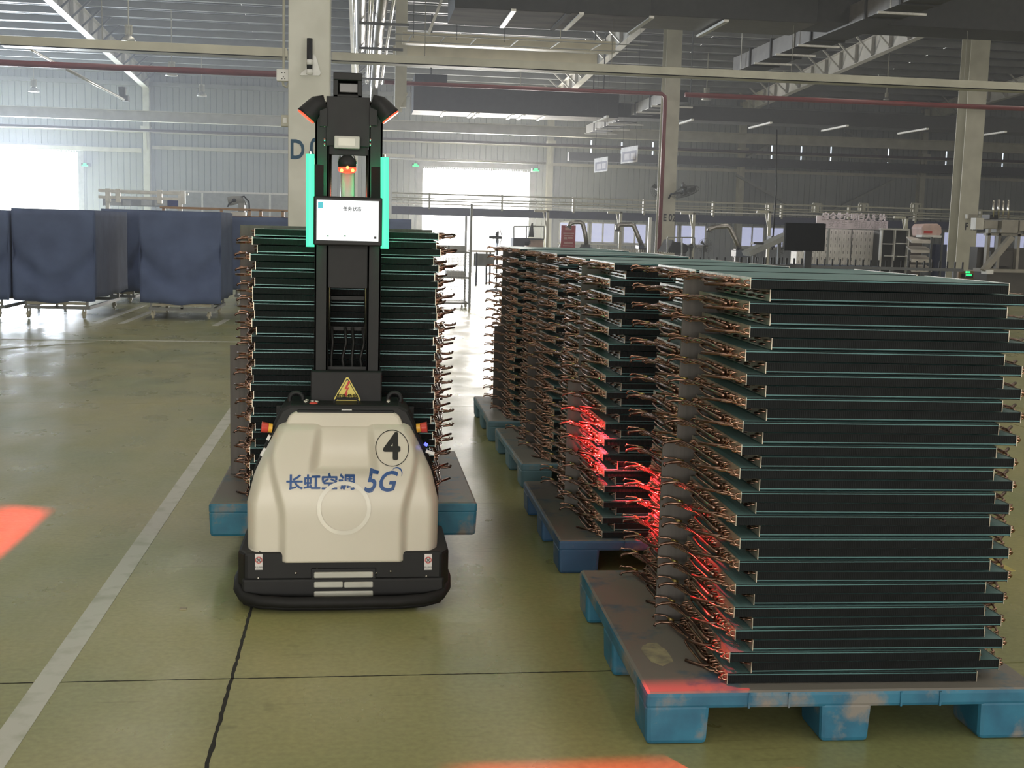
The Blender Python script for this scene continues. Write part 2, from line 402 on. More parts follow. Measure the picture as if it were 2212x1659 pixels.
# thin scatter volume added to imitate lens veiling glare over the far hall
hz_m = bpy.data.materials.new('glare_haze'); hz_m.use_nodes = True; nt = hz_m.node_tree; nt.nodes.remove(nt.nodes['Principled BSDF'])
vs = nt.nodes.new('ShaderNodeVolumeScatter'); vs.inputs['Density'].default_value = .0046; vs.inputs['Anisotropy'].default_value = .55; vs.inputs['Color'].default_value = (.93, .95, 1, 1)
nt.links.new(vs.outputs[0], nt.nodes['Material Output'].inputs['Volume'])
hz = MB().box(XL + .3, XR - .3, 7.2, WY - .75, .02, 9.4).build('haze', hz_m); hz['kind'] = 'stuff'; tag(hz, 'thin bluish haze volume added for the lens glare over the far hall', 'haze')
# rafters with stiffeners and fly braces
for i, x in enumerate((-16.5, -8.37, -.22, 7.93, 16.0, 24.1)):
    r = MB(); dep = lambda y: .55 + .006 * (WY - y)
    yy = [WY, 40, 30, 20, 10, 0, YB]
    for a, b in zip(yy, yy[1:]):
        ta, tb = roof_z(a) - .22, roof_z(b) - .22; ba, bb = ta - dep(a), tb - dep(b)
        for s_, w in ((0, .008), (1, .12)):
            if s_ == 0:
                for sx in (-w, w): r.face([(x + sx, a, ba), (x + sx, b, bb), (x + sx, b, tb), (x + sx, a, ta)][::(1 if sx < 0 else -1)])
            else:
                for (za, zb) in ((ba, bb), (ta, tb)):
                    for dz in (0, -.018): r.face([(x - w, a, za + dz), (x + w, a, za + dz), (x + w, b, zb + dz), (x - w, b, zb + dz)])
                    for sx in (-w, w): r.face([(x + sx, a, za - .018), (x + sx, b, zb - .018), (x + sx, b, zb), (x + sx, a, za)])
    root = struct(r.build(f'trim_{i + 1}', RAFT))
    y = WY - 1.3
    while y > 22:
        t = roof_z(y) - .22; b = t - dep(y)
        MB().box(x - .11, x + .11, y - .006, y + .006, b, t - .02).build('stiffener', RAFT, root)
        sd = -1 if x > 0 else 1
        MB().bar((x + sd * .02, y, b + .02), (x + sd * .75, y, roof_z(y) - .12), .05, .05).build('fly_brace', DKGREY if x < 0 else GALV, root)
        y -= 1.28
# wall columns and girts
k = 7
for x in (-16.5, -8.37, -.22, 7.75, 15.9, 23.9):
    m = MB().box(x - .12, x + .12, WY - .36, WY - .34, 0, 7.1).box(x - .12, x + .12, WY - .02, WY, 0, 7.1).box(x - .01, x + .01, WY - .34, WY - .02, 0, 7.1).box(x - .17, x + .17, WY - .6, WY - .1, 5.05, 5.2)
    m.bar((x, WY - .5, 5.0), (x, WY - .35, 4.3), .06, .06)
    struct(m.build(f'trim_{k}', BEIGE if x > 0 else DCOLM)); k += 1
def girt(y0px, x_px, d, h, name=None, m=BEIGE, x0=XL, x1=XR, t=.12):
    """long horizontal member through the hall, its centre line seen at y0px above pixel column x_px"""
    global k
    z = at(x_px, y0px, d).z
    return MB().box(x0, x1, d, d + t, z - h / 2, z + h / 2).build(name or f'trim_{k}', m)
for (yp, xp, d, h, m, a, b) in ((337, 1800, WY - .12, .10, BEIGE, XL, XR), (372, 1700, WY - .12, .12, BEIGE, 7.9, XR), (237, 1700, WY - .2, .16, PURL, XL, XR), (324, 500, WY - .12, .13, BEIGE, -8.2, 2.2), (318, 100, WY - .12, .16, BEIGE, XL, -8.6)):
    struct(girt(yp, xp, d, h, None, m, a, b)); k += 1
# crane runway beam on brackets, dark rail below
z = at(1500, 304, 46).z
m = MB().box(XL, 26.5, 46, 46.02, z - .02, z + .34).box(XL, 26.5, 45.88, 46.14, z + .32, z + .35).box(XL, 26.5, 45.88, 46.14, z - .03, z)
struct(m.build(f'trim_{k}', BEIGE)); k += 1
dk = struct(MB().box(8.0, XR, 46.6, 47.0, at(1800, 366, 46.6).z, at(1800, 348, 46.6).z).build(f'trim_{k}', mat('dark_runway', (.05, .052, .06), .6))); k += 1
# cross bracing on far wall
for a, b in (((1590, 378), (1756, 470)), ((1930, 390), (1770, 470)), ((1710, 283), (1600, 350)), ((1826, 283), (1930, 355))):
    struct(MB().bar(at(*a, WY - .45), at(*b, WY - .45), .14, .10).build(f'trim_{k}', GREY)); k += 1
# interior columns
def column(x0, x1, d, zt, m, name):
    xc = (x0 + x1) / 2; w = x1 - x0
    mb = MB().box(x0, x1, d, d + .02, 0, zt).box(x0, x1, d + w * .95, d + w * .95 + .02, 0, zt).box(xc - .01, xc + .01, d + .02, d + w * .95, 0, zt)
    mb.box(x0 - .08, x1 + .08, d - .08, d + w + .08, 0, .03)
    return struct(mb.build(name, m, bevel=0))
xe0, xe1 = at(1441, 90, 30.3).x, at(1474, 90, 30.3).x
xf0, xf1 = at(2098, 105, 30.3).x, at(2139, 105, 30.3).x
pE = struct(column(xe0, xe1, 30.3, roof_z(30.3) - .8, BEIGE, f'trim_{k}')); k += 1
pF = struct(column(xf0, xf1, 30.3, roof_z(30.3) - .8, BEIGE, f'trim_{k}')); k += 1
DD = 12.4
xd0, xd1 = at(623, 60, DD).x, at(713, 60, DD).x
pD = struct(MB().box(xd0, xd1, DD, DD + .45, 0, roof_z(DD)).build(f'trim_{k}', DCOLM, bevel=.01)); k += 1
lettering('D', .27, at(642, 325, DD - .004), mat('stencil_blue', (.03, .09, .16), .7), pD, .006, sx=.75)
lettering('0', .27, at(680, 322, DD - .004), MATS['stencil_blue'], pD, .006, sx=.75)
lettering('E 02', .26, at(1446, 471, 30.29), BLACKINK, pE, .008, sx=.72)
lettering('F 02', .26, at(2097, 490, 30.29), BLACKINK, pF, .008, sx=.72)

# ================================================================== PALLETS
def make_pallet(label, blue, blue2, dirt, amt, x0, y0, z0=0., yaw=0., key='', worn=False):
    pm_ = pallet_mat('pallet_plastic' + key, blue, blue2, dirt, amt)
    top = pallet_mat('pallet_top' + key, tuple(.55 * a + .45 * b for a, b in zip(blue, dirt)), blue2, dirt, .60)
    t = thing('plastic_pallet', label, 'pallet', (x0, y0, z0), 'blue plastic pallets under the coil stacks')
    m = MB().box(0, 1.2, 0, 1.3, .105, .155, 0, 1)
    d = m.build('deck', [pm_, top], None, bevel=.012); d.parent = t
    stm = MB()
    for sy in (.0, 1.3): pass
    for i, cx in enumerate((.095, .60, 1.105)):
        for j, cy in enumerate((.095, .65, 1.205)):
            w = .095 if i != 1 else .078
            a = MB(); n_ = 12
            # foot tapers a little towards the floor
            lo, hi = [], []
            for q in ((-1, -1), (1, -1), (1, 1), (-1, 1)):
                lo.append((cx + q[0] * (w - .005), cy + q[1] * .090, 0)); hi.append((cx + q[0] * w, cy + q[1] * .095, .12))
            a.v = lo + hi; a.f = [(3, 2, 1, 0), (4, 5, 6, 7), (0, 1, 5, 4), (1, 2, 6, 5), (2, 3, 7, 6), (3, 0, 4, 7)]; a.m = [0] * 6
            o = a.build('leg', pm_, None, bevel=.014); o.parent = t
    # low ribs along the deck's front edge
    for cx in (.30, .42, .76, .88):
        o = MB().box(cx, cx + .006, -.004, .004, .108, .15).build('rib', pm_); o.parent = t
    t.rotation_euler.z = yaw
    return t
GREYD = (.20, .185, .165)
PAL = [
 dict(x=.872, y=3.395, z=0, yaw=-.027, label='bright blue scuffed plastic pallet nearest the camera at lower right', blue=(.025, .155, .25), blue2=(.016, .10, .175), dirt=GREYD, amt=.42, key='_bright'),
 dict(x=.907, y=5.226, z=0, yaw=-.01, label='dark navy blue plastic pallet second in the right-hand row', blue=(.022, .075, .16), blue2=(.018, .06, .13), dirt=(.15, .145, .135), amt=.36, key='_navy'),
 dict(x=.975, y=7.02, z=0, yaw=.012, label='pale teal blue plastic pallet third in the right-hand row', blue=(.11, .21, .26), blue2=(.08, .17, .22), dirt=(.22, .22, .20), amt=.40, key='_pale'),
 dict(x=.945, y=8.62, z=0, yaw=-.01, label='pale blue plastic pallet fourth in the row, farthest from the camera', blue=(.13, .24, .30), blue2=(.10, .20, .26), dirt=(.24, .24, .22), amt=.38, key='_far'),
 dict(x=-.654, y=5.36, z=.145, yaw=0, label='teal blue plastic pallet raised on the white robot truck', blue=(.02, .16, .24), blue2=(.016, .11, .18), dirt=(.17, .155, .14), amt=.45, key='_lifted'),
]
for p in PAL:
    pt = make_pallet(p['label'], p['blue'], p['blue2'], p['dirt'], p['amt'], p['x'], p['y'], p['z'], p['yaw'], p['key'])
    if p is PAL[0]:
        rs = random.Random(4); q = MB(); q.face([(.10 + (.035 + .012 * rs.random()) * math.cos(a * .35), .33 + (.095 + .03 * rs.random()) * math.sin(a * .35), .1556) for a in range(18)])
        st = q.build('dried_stain', mat('dried_glue', (.40, .36, .22), .7, scale=30, col2=(.22, .21, .16))); st.parent = pt; pt.scale = (1.045, 1.02, 1.08)

# ================================================================== FINNED COILS
CL, CW, CT = .80, .575, .0312
hl, hw, ht = CL / 2, CW / 2, CT / 2
def proto_coil(seed):
    R_ = random.Random(seed); P = {}
    m = MB().box(-hl, hl, -hw, hw, -ht, ht, 1, 0)
    m.f.append(m.f[0]); m.m.append(0); m.f.pop(0); m.m.pop(0)
    for ys_ in (-hw - .0012, hw - .0012): m.box(-hl, hl, ys_, ys_ + .0024, ht - .0056, ht - .0028, 2)
    P['fin_block'] = m.mesh('fin_block', [FINTOP, FINSIDE, TEALEDGE])
    P['end_plate'] = MB().box(-hl - .0025, -hl, -hw - .002, hw + .002, -.0174, .0176).mesh('end_plate', PLATE)
    P['end_plate_far'] = MB().box(hl, hl + .0025, -hw - .002, hw + .002, -.0174, .0176).mesh('end_plate', PLATE)
    b = MB(); pitch = .0235; N = int(CW / pitch)
    def bend(sx, p, q, out, r=.0038):
        x0 = sx * hl; pts = []
        for k in range(6):
            a = math.pi * k / 5; f = (1 - math.cos(a)) / 2
            pts.append((x0 + sx * (.004 + out * math.sin(a)), p[0] + (q[0] - p[0]) * f, p[1] + (q[1] - p[1]) * f))
        b.tube([(x0, p[0], p[1])] + pts + [(x0, q[0], q[1])], r, 5, 0, False)
    for i in range(N):
        y0 = -hw + .014 + i * pitch
        if i % 2 == 0 and i < N - 1: bend(-1, (y0, -.008), (y0 + pitch, -.008), .017)
        bend(-1, (y0, .008), (y0 + pitch * .5 * (1 if i % 3 else -1), -.006), .013) if R_.random() < .62 else None
    P['return_bends'] = b.mesh('return_bends', COPPER, True)
    b = MB()
    for i in range(0, N - 1, 2): bend(1, (-hw + .014 + i * pitch, .007 if i % 4 else -.007), (-hw + .014 + (i + 1) * pitch, .007 if i % 4 else -.007), .012)
    P['hairpin_bends'] = b.mesh('hairpin_bends', COPPERD, True)
    # header pipe with branches
    h = MB(); X = -hl - .034
    j = lambda s=.004: (R_.random() - .5) * 2 * s
    h.tube([(X + .012, -.13, .0), (X, -.115, .003), (X, .02, .004 + j()), (X - .004, .19, .002 + j())], .0078, 8)
    for yb in (-.09, -.02, .05, .12): h.tube([(X, yb, .004), (X + .02, yb - .01, .002), (-hl, yb - .012, .0)], .0042, 5, 0, False)
    P['header_pipe'] = h.mesh('header_pipe', COPPERD, True)
    h = MB()
    h.tube([(-hl, -.21, -.006), (X + .004, -.20, -.009), (X - .006, -.16, -.012), (X - .010, .02, -.013 + j()), (X - .016, .07, -.006), (-hl - .01, .10, .0), (-hl, .105, .0)], .0042, 6)
    P['feed_pipe'] = h.mesh('feed_pipe', COPPER, True)
    c = MB(); D_ = Vector((X - .020, hw - .014, .002))
    for q in range(6):
        ys_ = (-.05, .01, .07, .13, .18, .22)[q]; zz = (-.006, .006)[q % 2]; bow = .010 + .006 * (q % 3)
        pts = [(-hl, ys_, zz), (-hl - .014, ys_ + .004, zz), (X - bow * .6 - .008, ys_ + (D_.y - ys_) * .35, .012 - q * .005), (X - bow - .012, ys_ + (D_.y - ys_) * .72, .009 - q * .0035), (D_.x, D_.y - .012, D_.z)]
        c.tube(pts, .0022, 5, 0, False)
    P['capillary_tubes'] = c.mesh('capillary_tubes', COPPER, True)
    d = MB(); dv = Vector((-.35, .9, .12)).normalized()
    d.tube([D_ - dv * .014, D_ - dv * .004, D_ + dv * .012], .0085, 8, 0, True, r1=.0045)
    P['distributor'] = d.mesh('distributor', BRASS, True)
    s_ = MB(); s_.tube([D_ + dv * .008, D_ + dv * .03, D_ + Vector((-.035, .026, .008 + j())), D_ + Vector((-.050, .027, .008)), D_ + Vector((-.056, .028, -.002))], .0030, 6)
    P['inlet_stub'] = s_.mesh('inlet_stub', COPPER, True)
    s_ = MB(); o = X - .02
    s_.tube([(X - .004, .19, .002), (X - .008, .215, .002), (X - .03, .235, .003 + j()), (o - .040, .238, .004), (o - .062, .234, -.001), (o - .066, .232, -.010)], .0055, 7)
    P['suction_stub'] = s_.mesh('suction_stub', COPPERD, True)
    s_ = MB(); s_.tube([(-hl, -.155, -.006), (X - .01, -.15, -.010), (X - .038, -.115, -.012), (X - .052, -.095, -.012)], .0055, 7)
    P['drain_stub'] = s_.mesh('drain_stub', COPPERD, True)
    return P
protos = [proto_coil(11 + k) for k in range(4)]
SMALLP = ('return_bends', 'hairpin_bends', 'capillary_tubes')
def make_coil(P, lite):
    t = bpy.data.objects.new('finned_coil', None); COL.objects.link(t); ks = []
    for nme, me in P.items():
        if lite and nme in ('distributor', 'drain_stub'): continue
        o = bpy.data.objects.new(nme.replace('_far', ''), me); o.parent = t; COL.objects.link(o); ks.append(o)
        if nme in SMALLP: o['kind'] = 'stuff'
    return t, ks
def coil_stack(px, py, pz, yaw, lx, dx, dy, label_tail, group_tail, cols, rs, lite=False, n_=35, as_stuff=()):
    """a stack on the pallet at px, py: lx = left end of the fin blocks, dx = shift of the flipped coils"""
    R_ = random.Random(rs); pitch = 1.253 / 35
    ca, sa = math.cos(yaw), math.sin(yaw)
    for ci, (cname, oy) in enumerate(cols):
        if cname in as_stuff:
            bulk = MB()
        for k in range(n_):
            flip = k % 2 == 1
            cx = lx + hl + (dx if flip else 0) + R_.uniform(-.008, .008) + (.004 if k > 20 else 0); cy = oy + hw + R_.uniform(-.006, .006) + (.004 if flip else 0)
            z = pz + .156 + pitch * k + .0176
            wx, wy = px + cx * ca - cy * sa, py + cx * sa + cy * ca
            P = R_.choice(protos); zr = yaw + R_.uniform(-.012, .012)
            if cname in as_stuff:
                M = Matrix.Translation((wx, wy, z)) @ Matrix.Rotation(zr, 4, 'Z') @ Matrix.Rotation(math.pi if flip else 0, 4, 'Y')
                for q, me in P.items():
                    mi = {'fin_block': None, 'end_plate': 3, 'end_plate_far': 3}.get(q, 4)
                    b0 = len(bulk.v); bulk.v += [tuple(M @ v.co) for v in me.vertices]
                    for pl in me.polygons: bulk.f.append(tuple(b0 + v for v in pl.vertices)); bulk.m.append(pl.material_index if mi is None else mi)
                continue
            t, ks = make_coil(P, lite)
            t.location = (wx, wy, z); t.rotation_mode = 'ZYX'
            t.matrix_world = Matrix.Translation((wx, wy, z)) @ Matrix.Rotation(zr, 4, 'Z') @ Matrix.Rotation(math.pi if flip else 0, 4, 'Y')
            fromtop = n_ - 1 - k
            side = 'headers at its right' if flip else 'headers at its left'
            od = ORD[fromtop] if fromtop < len(ORD) else 'lowest'
            if k == 0: od = 'bottom'
            tag(t, f'{od} finned coil, {cname} column, {label_tail}, copper {side}', 'coil', f'finned coils in the {cname} column {group_tail}')
        if cname in as_stuff:
            o = bulk.build('finned_coils', [FINTOP, FINSIDE, TEALEDGE, PLATE, COPPER]); tag(o, f'stack of finned coils in the {cname} column, {label_tail}', 'coils'); o['kind'] = 'stuff'
FB = [('front', .03), ('back', .672)]
def separators(px, py, pz, lo, where, lx=.155, w=.8, y=.632):
    """two tall thin boards standing between the two columns of coils"""
    for q, (z0, z1, xo) in enumerate(((.157, .80, 0), (.803, 1.385, .05))):
        b = MB().box(px + lx + xo, px + lx + xo + w, py + y, py + y + .012, pz + z0, pz + z1)
        tag(b.build('divider_board', BOARD, bevel=.002), f"{'lower' if q == 0 else 'upper'} grey board standing between the coil columns on {where}", 'board', 'grey boards between the coil columns')
P_ = PAL
coil_stack(P_[0]['x'], P_[0]['y'] + .03, .012, P_[0]['yaw'], .275, .063, 0, 'nearest pallet', 'on the nearest pallet', FB, 1)
coil_stack(P_[1]['x'], P_[1]['y'], 0, P_[1]['yaw'], .20, .063, 0, 'navy pallet', 'on the navy pallet', FB, 2)
coil_stack(P_[2]['x'], P_[2]['y'], 0, P_[2]['yaw'], .185, .06, 0, 'third pallet', 'on the third pallet', FB, 3)
coil_stack(P_[3]['x'], P_[3]['y'], 0, P_[3]['yaw'], .19, .06, 0, 'farthest pallet', 'on the farthest pallet', FB, 4, lite=True, as_stuff=('back',))
coil_stack(P_[4]['x'], P_[4]['y'], P_[4]['z'], 0, .185, .012, 0, "robot's pallet", "on the robot's pallet", FB, 5, n_=34)
separators(P_[0]['x'], P_[0]['y'] + .03, .012, 0, 'the nearest pallet', lx=.19)
separators(P_[1]['x'], P_[1]['y'], 0, 0, 'the navy pallet', lx=.13)
separators(P_[2]['x'], P_[2]['y'], 0, 0, 'the third pallet', lx=.11)
separators(P_[3]['x'], P_[3]['y'], 0, 0, 'the farthest pallet', lx=.10)
separators(P_[4]['x'], P_[4]['y'], P_[4]['z'], 0, "the robot's pallet", lx=.03, w=.93)

# ================================================================== ROBOT TRUCK
RO = Vector((-.055, 4.70, 0))
bot = thing('robot_forklift', 'white self-driving stacker truck with black mast, screen and number four, carrying the raised pallet', 'robot', RO)
RCX = at(742, 1100, 4.80).x
# half width of the cover by height
HW = [(.17, .375), (.24, .386), (.42, .388), (.53, .362), (.60, .330), (.68, .290), (.72, .268), (.745, .245), (.765, .20)]
def hwid(z):
    if z <= HW[0][0]: return HW[0][1]
    for (a, b), (c, d) in zip(HW, HW[1:]):
        if z <= c: return b + (d - b) * (z - a) / (c - a)
    return HW[-1][1]
sst = lambda x, a, b: (lambda t: t * t * (3 - 2 * t))(min(1, max(0, (x - a) / (b - a))))
def front_y(x, z):
    """the cream cover's front surface"""
    u = x - RCX; au = abs(u)
    y = 4.783 + .20 * sst(z, .30, .95) ** 1 * (max(0, z - .34) / .40)
    w = hwid(z); cr = .225 + .05 * sst(z, .35, .62)
    y += .034 * sst(au, cr, cr + .035) * (1 - .6 * sst(z, .62, .72))
    y += .10 * max(0, (au - (w - .045)) / .045) ** 2 * .6
    # scoop
    s_ = (1 - sst(abs(u + .0), .085 + .012 * sst(.75 - z, 0, .2), .125 + .02 * sst(.75 - z, 0, .2))) * sst(z, .535, .558)
    y += s_ * (.034 + .040 * sst(.72 - z, 0, .15))
    # rolled top edge
    y += .11 * (max(0, z - .705) / .04) ** 2
    return y
m = MB(); NX, NZ = 96, 72; g = []
zs = [.188 + (.745 - .188) * j / NZ for j in range(NZ + 1)]
for j, z in enumerate(zs):
    w = hwid(z); row = []
    for i in range(NX + 1):
        t = -1 + 2 * i / NX; x = RCX + w * t
        zz = z if j else z + .045 * sst(abs(t), .62, .95)
        row.append(len(m.v)); m.v.append((x, front_y(x, zz), zz))
    g.append(row)
for j in range(NZ):
    for i in range(NX): m.f.append((g[j][i], g[j][i + 1], g[j + 1][i + 1], g[j + 1][i])); m.m.append(0)
back = []
for j, z in enumerate(zs):
    w = hwid(z); a, b = len(m.v), len(m.v) + 1
    zz = z if j else z + .035
    m.v += [(RCX - w, 5.0, zz), (RCX + w, 5.0, zz)]; back.append((a, b))
for j in range(NZ):
    m.f.append((back[j][0], g[j][0], g[j + 1][0], back[j + 1][0])); m.m.append(0); m.f.append((g[j][NX], back[j][1], back[j + 1][1], g[j + 1][NX])); m.m.append(0)
m.f.append(tuple(g[NZ]) + (back[NZ][1], back[NZ][0])); m.m.append(0)
m.f.append(tuple(reversed(g[0])) + (back[0][0], back[0][1])); m.m.append(0)
cover = m.build('front_cover', COVER, bot, smooth=True)
# second step of the cover behind the front hood
m = MB(); ol = [(-.262, .60), (-.252, .70), (-.225, .762), (-.20, .775), (.20, .775), (.225, .762), (.252, .70), (.262, .60)]
m.prism([(RCX + a, b) for a, b in ol], 4.96, 5.06); m.build('cover_rear_step', COVER, bot, bevel=.012)
# black shell behind
sh = [(-.40, .12), (-.402, .43), (-.375, .54), (-.335, .63), (-.29, .74), (-.265, .785), (-.225, .806), (.225, .806), (.265, .785), (.29, .74), (.335, .63), (.375, .54), (.402, .43), (.40, .12)]
MB().prism([(RCX + a * .985, b - .004) for a, b in sh], 4.985, 5.25).build('rear_shell', BLACK, bot, bevel=.012)
# base
m = MB(); xb0, xb1 = at(513, 1260, 4.82).x, at(969, 1260, 4.82).x
base = [(xb0 + .03, 4.80), (xb1 - .03, 4.80), (xb1, 4.86), (xb1, 5.25), (xb0, 5.25), (xb0, 4.86)]
def slab_xy(mb, pts, z0, z1):
    n_ = len(mb.v); k_ = len(pts); mb.v += [(p[0], p[1], z0) for p in pts] + [(p[0], p[1], z1) for p in pts]
    mb.f.append(tuple(n_ + i for i in reversed(range(k_)))); mb.f.append(tuple(n_ + k_ + i for i in range(k_))); mb.m += [0, 0]
    for i in range(k_): j = (i + 1) % k_; mb.f.append((n_ + i, n_ + j, n_ + k_ + j, n_ + k_ + i)); mb.m.append(0)
slab_xy(m, base, .04, .225)
bs = m.build('chassis', BLACK, bot, bevel=.012)
m = MB(); slab_xy(m, [(xb0 + .02, 4.785), (xb1 - .02, 4.785), (xb1 - .02, 4.90), (xb0 + .02, 4.90)], .035, .12); m.build('scanner_housing', BLACK, bot, bevel=.01)
# bumper: rubber tube with a lip
x0, x1 = at(506, 1290, 4.75).x, at(970, 1290, 4.75).x
pts = [(x0 + .01, 5.20, .075), (x0, 4.97, .073), (x0 + .008, 4.85, .062), (x0 + .035, 4.775, .050), (x0 + .10, 4.742, .044)] + [(x0 + .10 + (x1 - x0 - .2) * q / 6, 4.722 + .012 * (abs(q - 3) / 3) ** 2, .041) for q in range(1, 6)]
pts += [(x1 - .10, 4.742, .044), (x1 - .035, 4.775, .050), (x1 - .008, 4.85, .062), (x1, 4.97, .073), (x1 - .01, 5.20, .075)]
MB().tube(pts, .022, 12).build('bumper', RUBBER, bot, smooth=True)
m = MB(); m.tube([(p[0] * .985 + RCX * .015, p[1] + .022, max(.016, p[2] - .026)) for p in pts], .015, 8); m.build('bumper_skirt', RUBBER, bot, smooth=True)
for sx in (-1, 1):
    MB().lathe([(.0, -.025), (.055, -.025), (.06, -.02), (.06, .02), (.055, .025), (0, .025)], (RCX + sx * .30, 5.12, .06), 'x', 20).build('wheel', RUBBER, bot, smooth=True)
MB().lathe([(.0, -.04), (.105, -.04), (.11, -.035), (.11, .035), (.105, .04), (0, .04)], (RCX, 5.08, .11), 'x', 24).build('drive_wheel', RUBBER, bot, smooth=True)
# light bars
for (px0, py0, px1, py1) in ((678, 1236, 806, 1249), (678, 1257, 741, 1270), (743, 1257, 806, 1270), (678, 1277, 806, 1290)):
    MB().px(px0, py0, px1, py1, 4.781, .012).build('light_strip', mat('pale_diffuser', (.50, .50, .44), .45), bot, bevel=.005)
m = MB().px(672, 1228, 812, 1297, 4.790, .02); m.build('light_panel', BLACKM, bot, bevel=.004)
for (x, y) in ((558, 1249), (558, 1272), (639, 1238), (639, 1266), (844, 1234), (844, 1265), (921, 1245), (921, 1266), (685, 1230), (812, 1238), (812, 1283)):
    p = at(x, y, 4.797); MB().lathe([(0, -.006), (.0045, -.005), (.006, 0), (.006, .004)], tuple(p), 'y', 10).build('screw', STEEL, bot, smooth=True)
# no-entry stickers
for x in (559, 925):
    o = MB().px(x - 8, 1197, x + 8, 1231, 4.797, .002).build('warning_sticker', mat('sticker_white', (.78, .76, .74), .5), bot)
    p = at(x, 1210, 4.794); MB().tube([(p.x + .0125 * math.cos(a * math.pi / 8), p.y, p.z + .0125 * math.sin(a * math.pi / 8)) for a in range(17)], .0016, 5).build('ban_ring', REDINK, o)
    MB().bar((p.x - .008, p.y, p.z + .008), (p.x + .008, p.y, p.z - .008), .003, .002).bar((p.x - .007, p.y, p.z - .007), (p.x + .007, p.y, p.z + .007), .002, .002).build('ban_bar', BLACKINK, o)
    q = at(x, 1226, 4.796); lettering('禁止踩踏', .009, q, BLACKINK, o)
# lettering on the cover
sf = lambda o=.0025: (lambda x, z: front_y(x, z) - o)
def onc(px, py, d=4.86):
    for _ in range(4):
        p = at(px, py, d); d = front_y(p.x, p.z)
    return at(px, py, d)
p = onc(694, 1044); lettering('长虹空调', .062, at(693, 1044, p.y), BLUEINK, cover, .0, sx=1.12, thick=.0016, surf=sf(), name='blue_lettering')
p = onc(819, 1042); lettering('5G', .112, p, BLUEINK, cover, .0, .28, thick=.0018, surf=sf(), name='blue_lettering', sx=.93)
def band(cx_, cz_, r0, r1, a0, a1, n_=40, off=.0028, tap=False):
    mb = MB()
    for q in range(n_):
        A = math.radians(a0 + (a1 - a0) * q / n_); B = math.radians(a0 + (a1 - a0) * (q + 1) / n_)
        def rr_(t): 
            f = math.sin(math.pi * min(1, max(0, t))) if tap else 1
            mid = (r0 + r1) / 2; h_ = (r1 - r0) / 2 * f; return mid - h_, mid + h_
        ra, rb = rr_(q / n_), rr_((q + 1) / n_)
        P4 = [(cx_ + ra[0] * math.cos(A), cz_ + ra[0] * math.sin(A)), (cx_ + ra[1] * math.cos(A), cz_ + ra[1] * math.sin(A)), (cx_ + rb[1] * math.cos(B), cz_ + rb[1] * math.sin(B)), (cx_ + rb[0] * math.cos(B), cz_ + rb[0] * math.sin(B))]
        mb.face([(a, front_y(a, b) - off, b) for a, b in P4])
    return mb
p = onc(857, 1022); band(p.x, p.z, .0185, .0245, -35, 150, tap=True).build('signal_arc', BLUEINK, cover)
p = onc(796, 1050); band(p.x + .002, p.z + .004, .025, .030, 235, 320, tap=True).build('signal_arc', BLUEINK, cover)
p = onc(847, 968); band(p.x, p.z, .0655, .0685, 0, 360, 64).build('number_ring', BLACKINK, cover)
lettering('4', .138, onc(847, 967), BLACKINK, cover, .0, thick=.0045, surf=sf(), name='number_four', sx=.98)
p = onc(743, 1098); band(p.x, p.z, .092, .108, 0, 360, 72, .0042).build('pale_ring', mat('pale_ring_tape', (.80, .77, .67), .35), cover)
# top deck, controls
MB().px(643, 888, 850, 911, 4.985, .17).build('control_deck', BLACK, bot, bevel=.004)
m = MB().box(at(643, 900, 5).x, at(850, 900, 5).x, 4.965, 5.14, .765, .782); m.build('deck_plate', BLACKM, bot, bevel=.003)
zd = .782
def btn(name, px, d, prof, mt, label=None, ax='z'):
    p = at(px, 900, d); return MB().lathe(prof, (p.x, d, zd), ax, 14).build(name, mt, bot, smooth=True, label=label)
btn('stop_button', 677, 5.02, [(.009, 0), (.009, .010), (.017, .012), (.018, .020), (.013, .026), (0, .027)], REDPL, 'red mushroom button')
for px_, d in ((660, 5.06), (663, 5.10), (675, 5.07), (684, 5.06), (838, 5.08), (838, 5.11)): btn('connector', px_, d, [(.007, 0), (.007, .014), (.009, .016), (.009, .026), (0, .028)], STEEL)
for px_ in (690, 706, 788, 804): btn('toggle', px_, 5.05, [(.003, 0), (.003, .016), (0, .017)], STEEL)
hx0, hx1 = at(722, 900, 5.03).x, at(774, 900, 5.03).x
MB().tube([(hx0, 5.03, zd), (hx0, 5.03, zd + .03), (hx0 + .012, 5.03, zd + .042), (hx1 - .012, 5.03, zd + .042), (hx1, 5.03, zd + .03), (hx1, 5.03, zd)], .0045, 8).build('lift_handle', BLACKM, bot, smooth=True)
m = MB()
for q in range(7): m.lathe([(.005, 0), (.005, .012), (0, .016)], (hx0 + .025 + q * .009, 5.06 + .01 * (q % 2), zd), 'z', 7)
m.build('socket_cluster', BRASS, bot, smooth=True)
MB().box(at(738, 900, 5).x, at(760, 900, 5).x, 4.969, 4.985, zd - .004, zd + .003).build('data_plate', WHITE, bot)
for sx, px_ in ((-1, 640), (1, 852)):
    c = at(px_, 862, 5.12); MB().tube([(c.x + .028 * math.cos(a * math.pi / 10), 5.12, c.z + .028 * math.sin(a * math.pi / 10)) for a in range(21)], .0095, 8, caps=False).lathe([(.024, -.055), (.024, -.03), (.012, -.026)], tuple(c), 'z', 12).build('eye_bolt', BLACKM, bot, smooth=True)
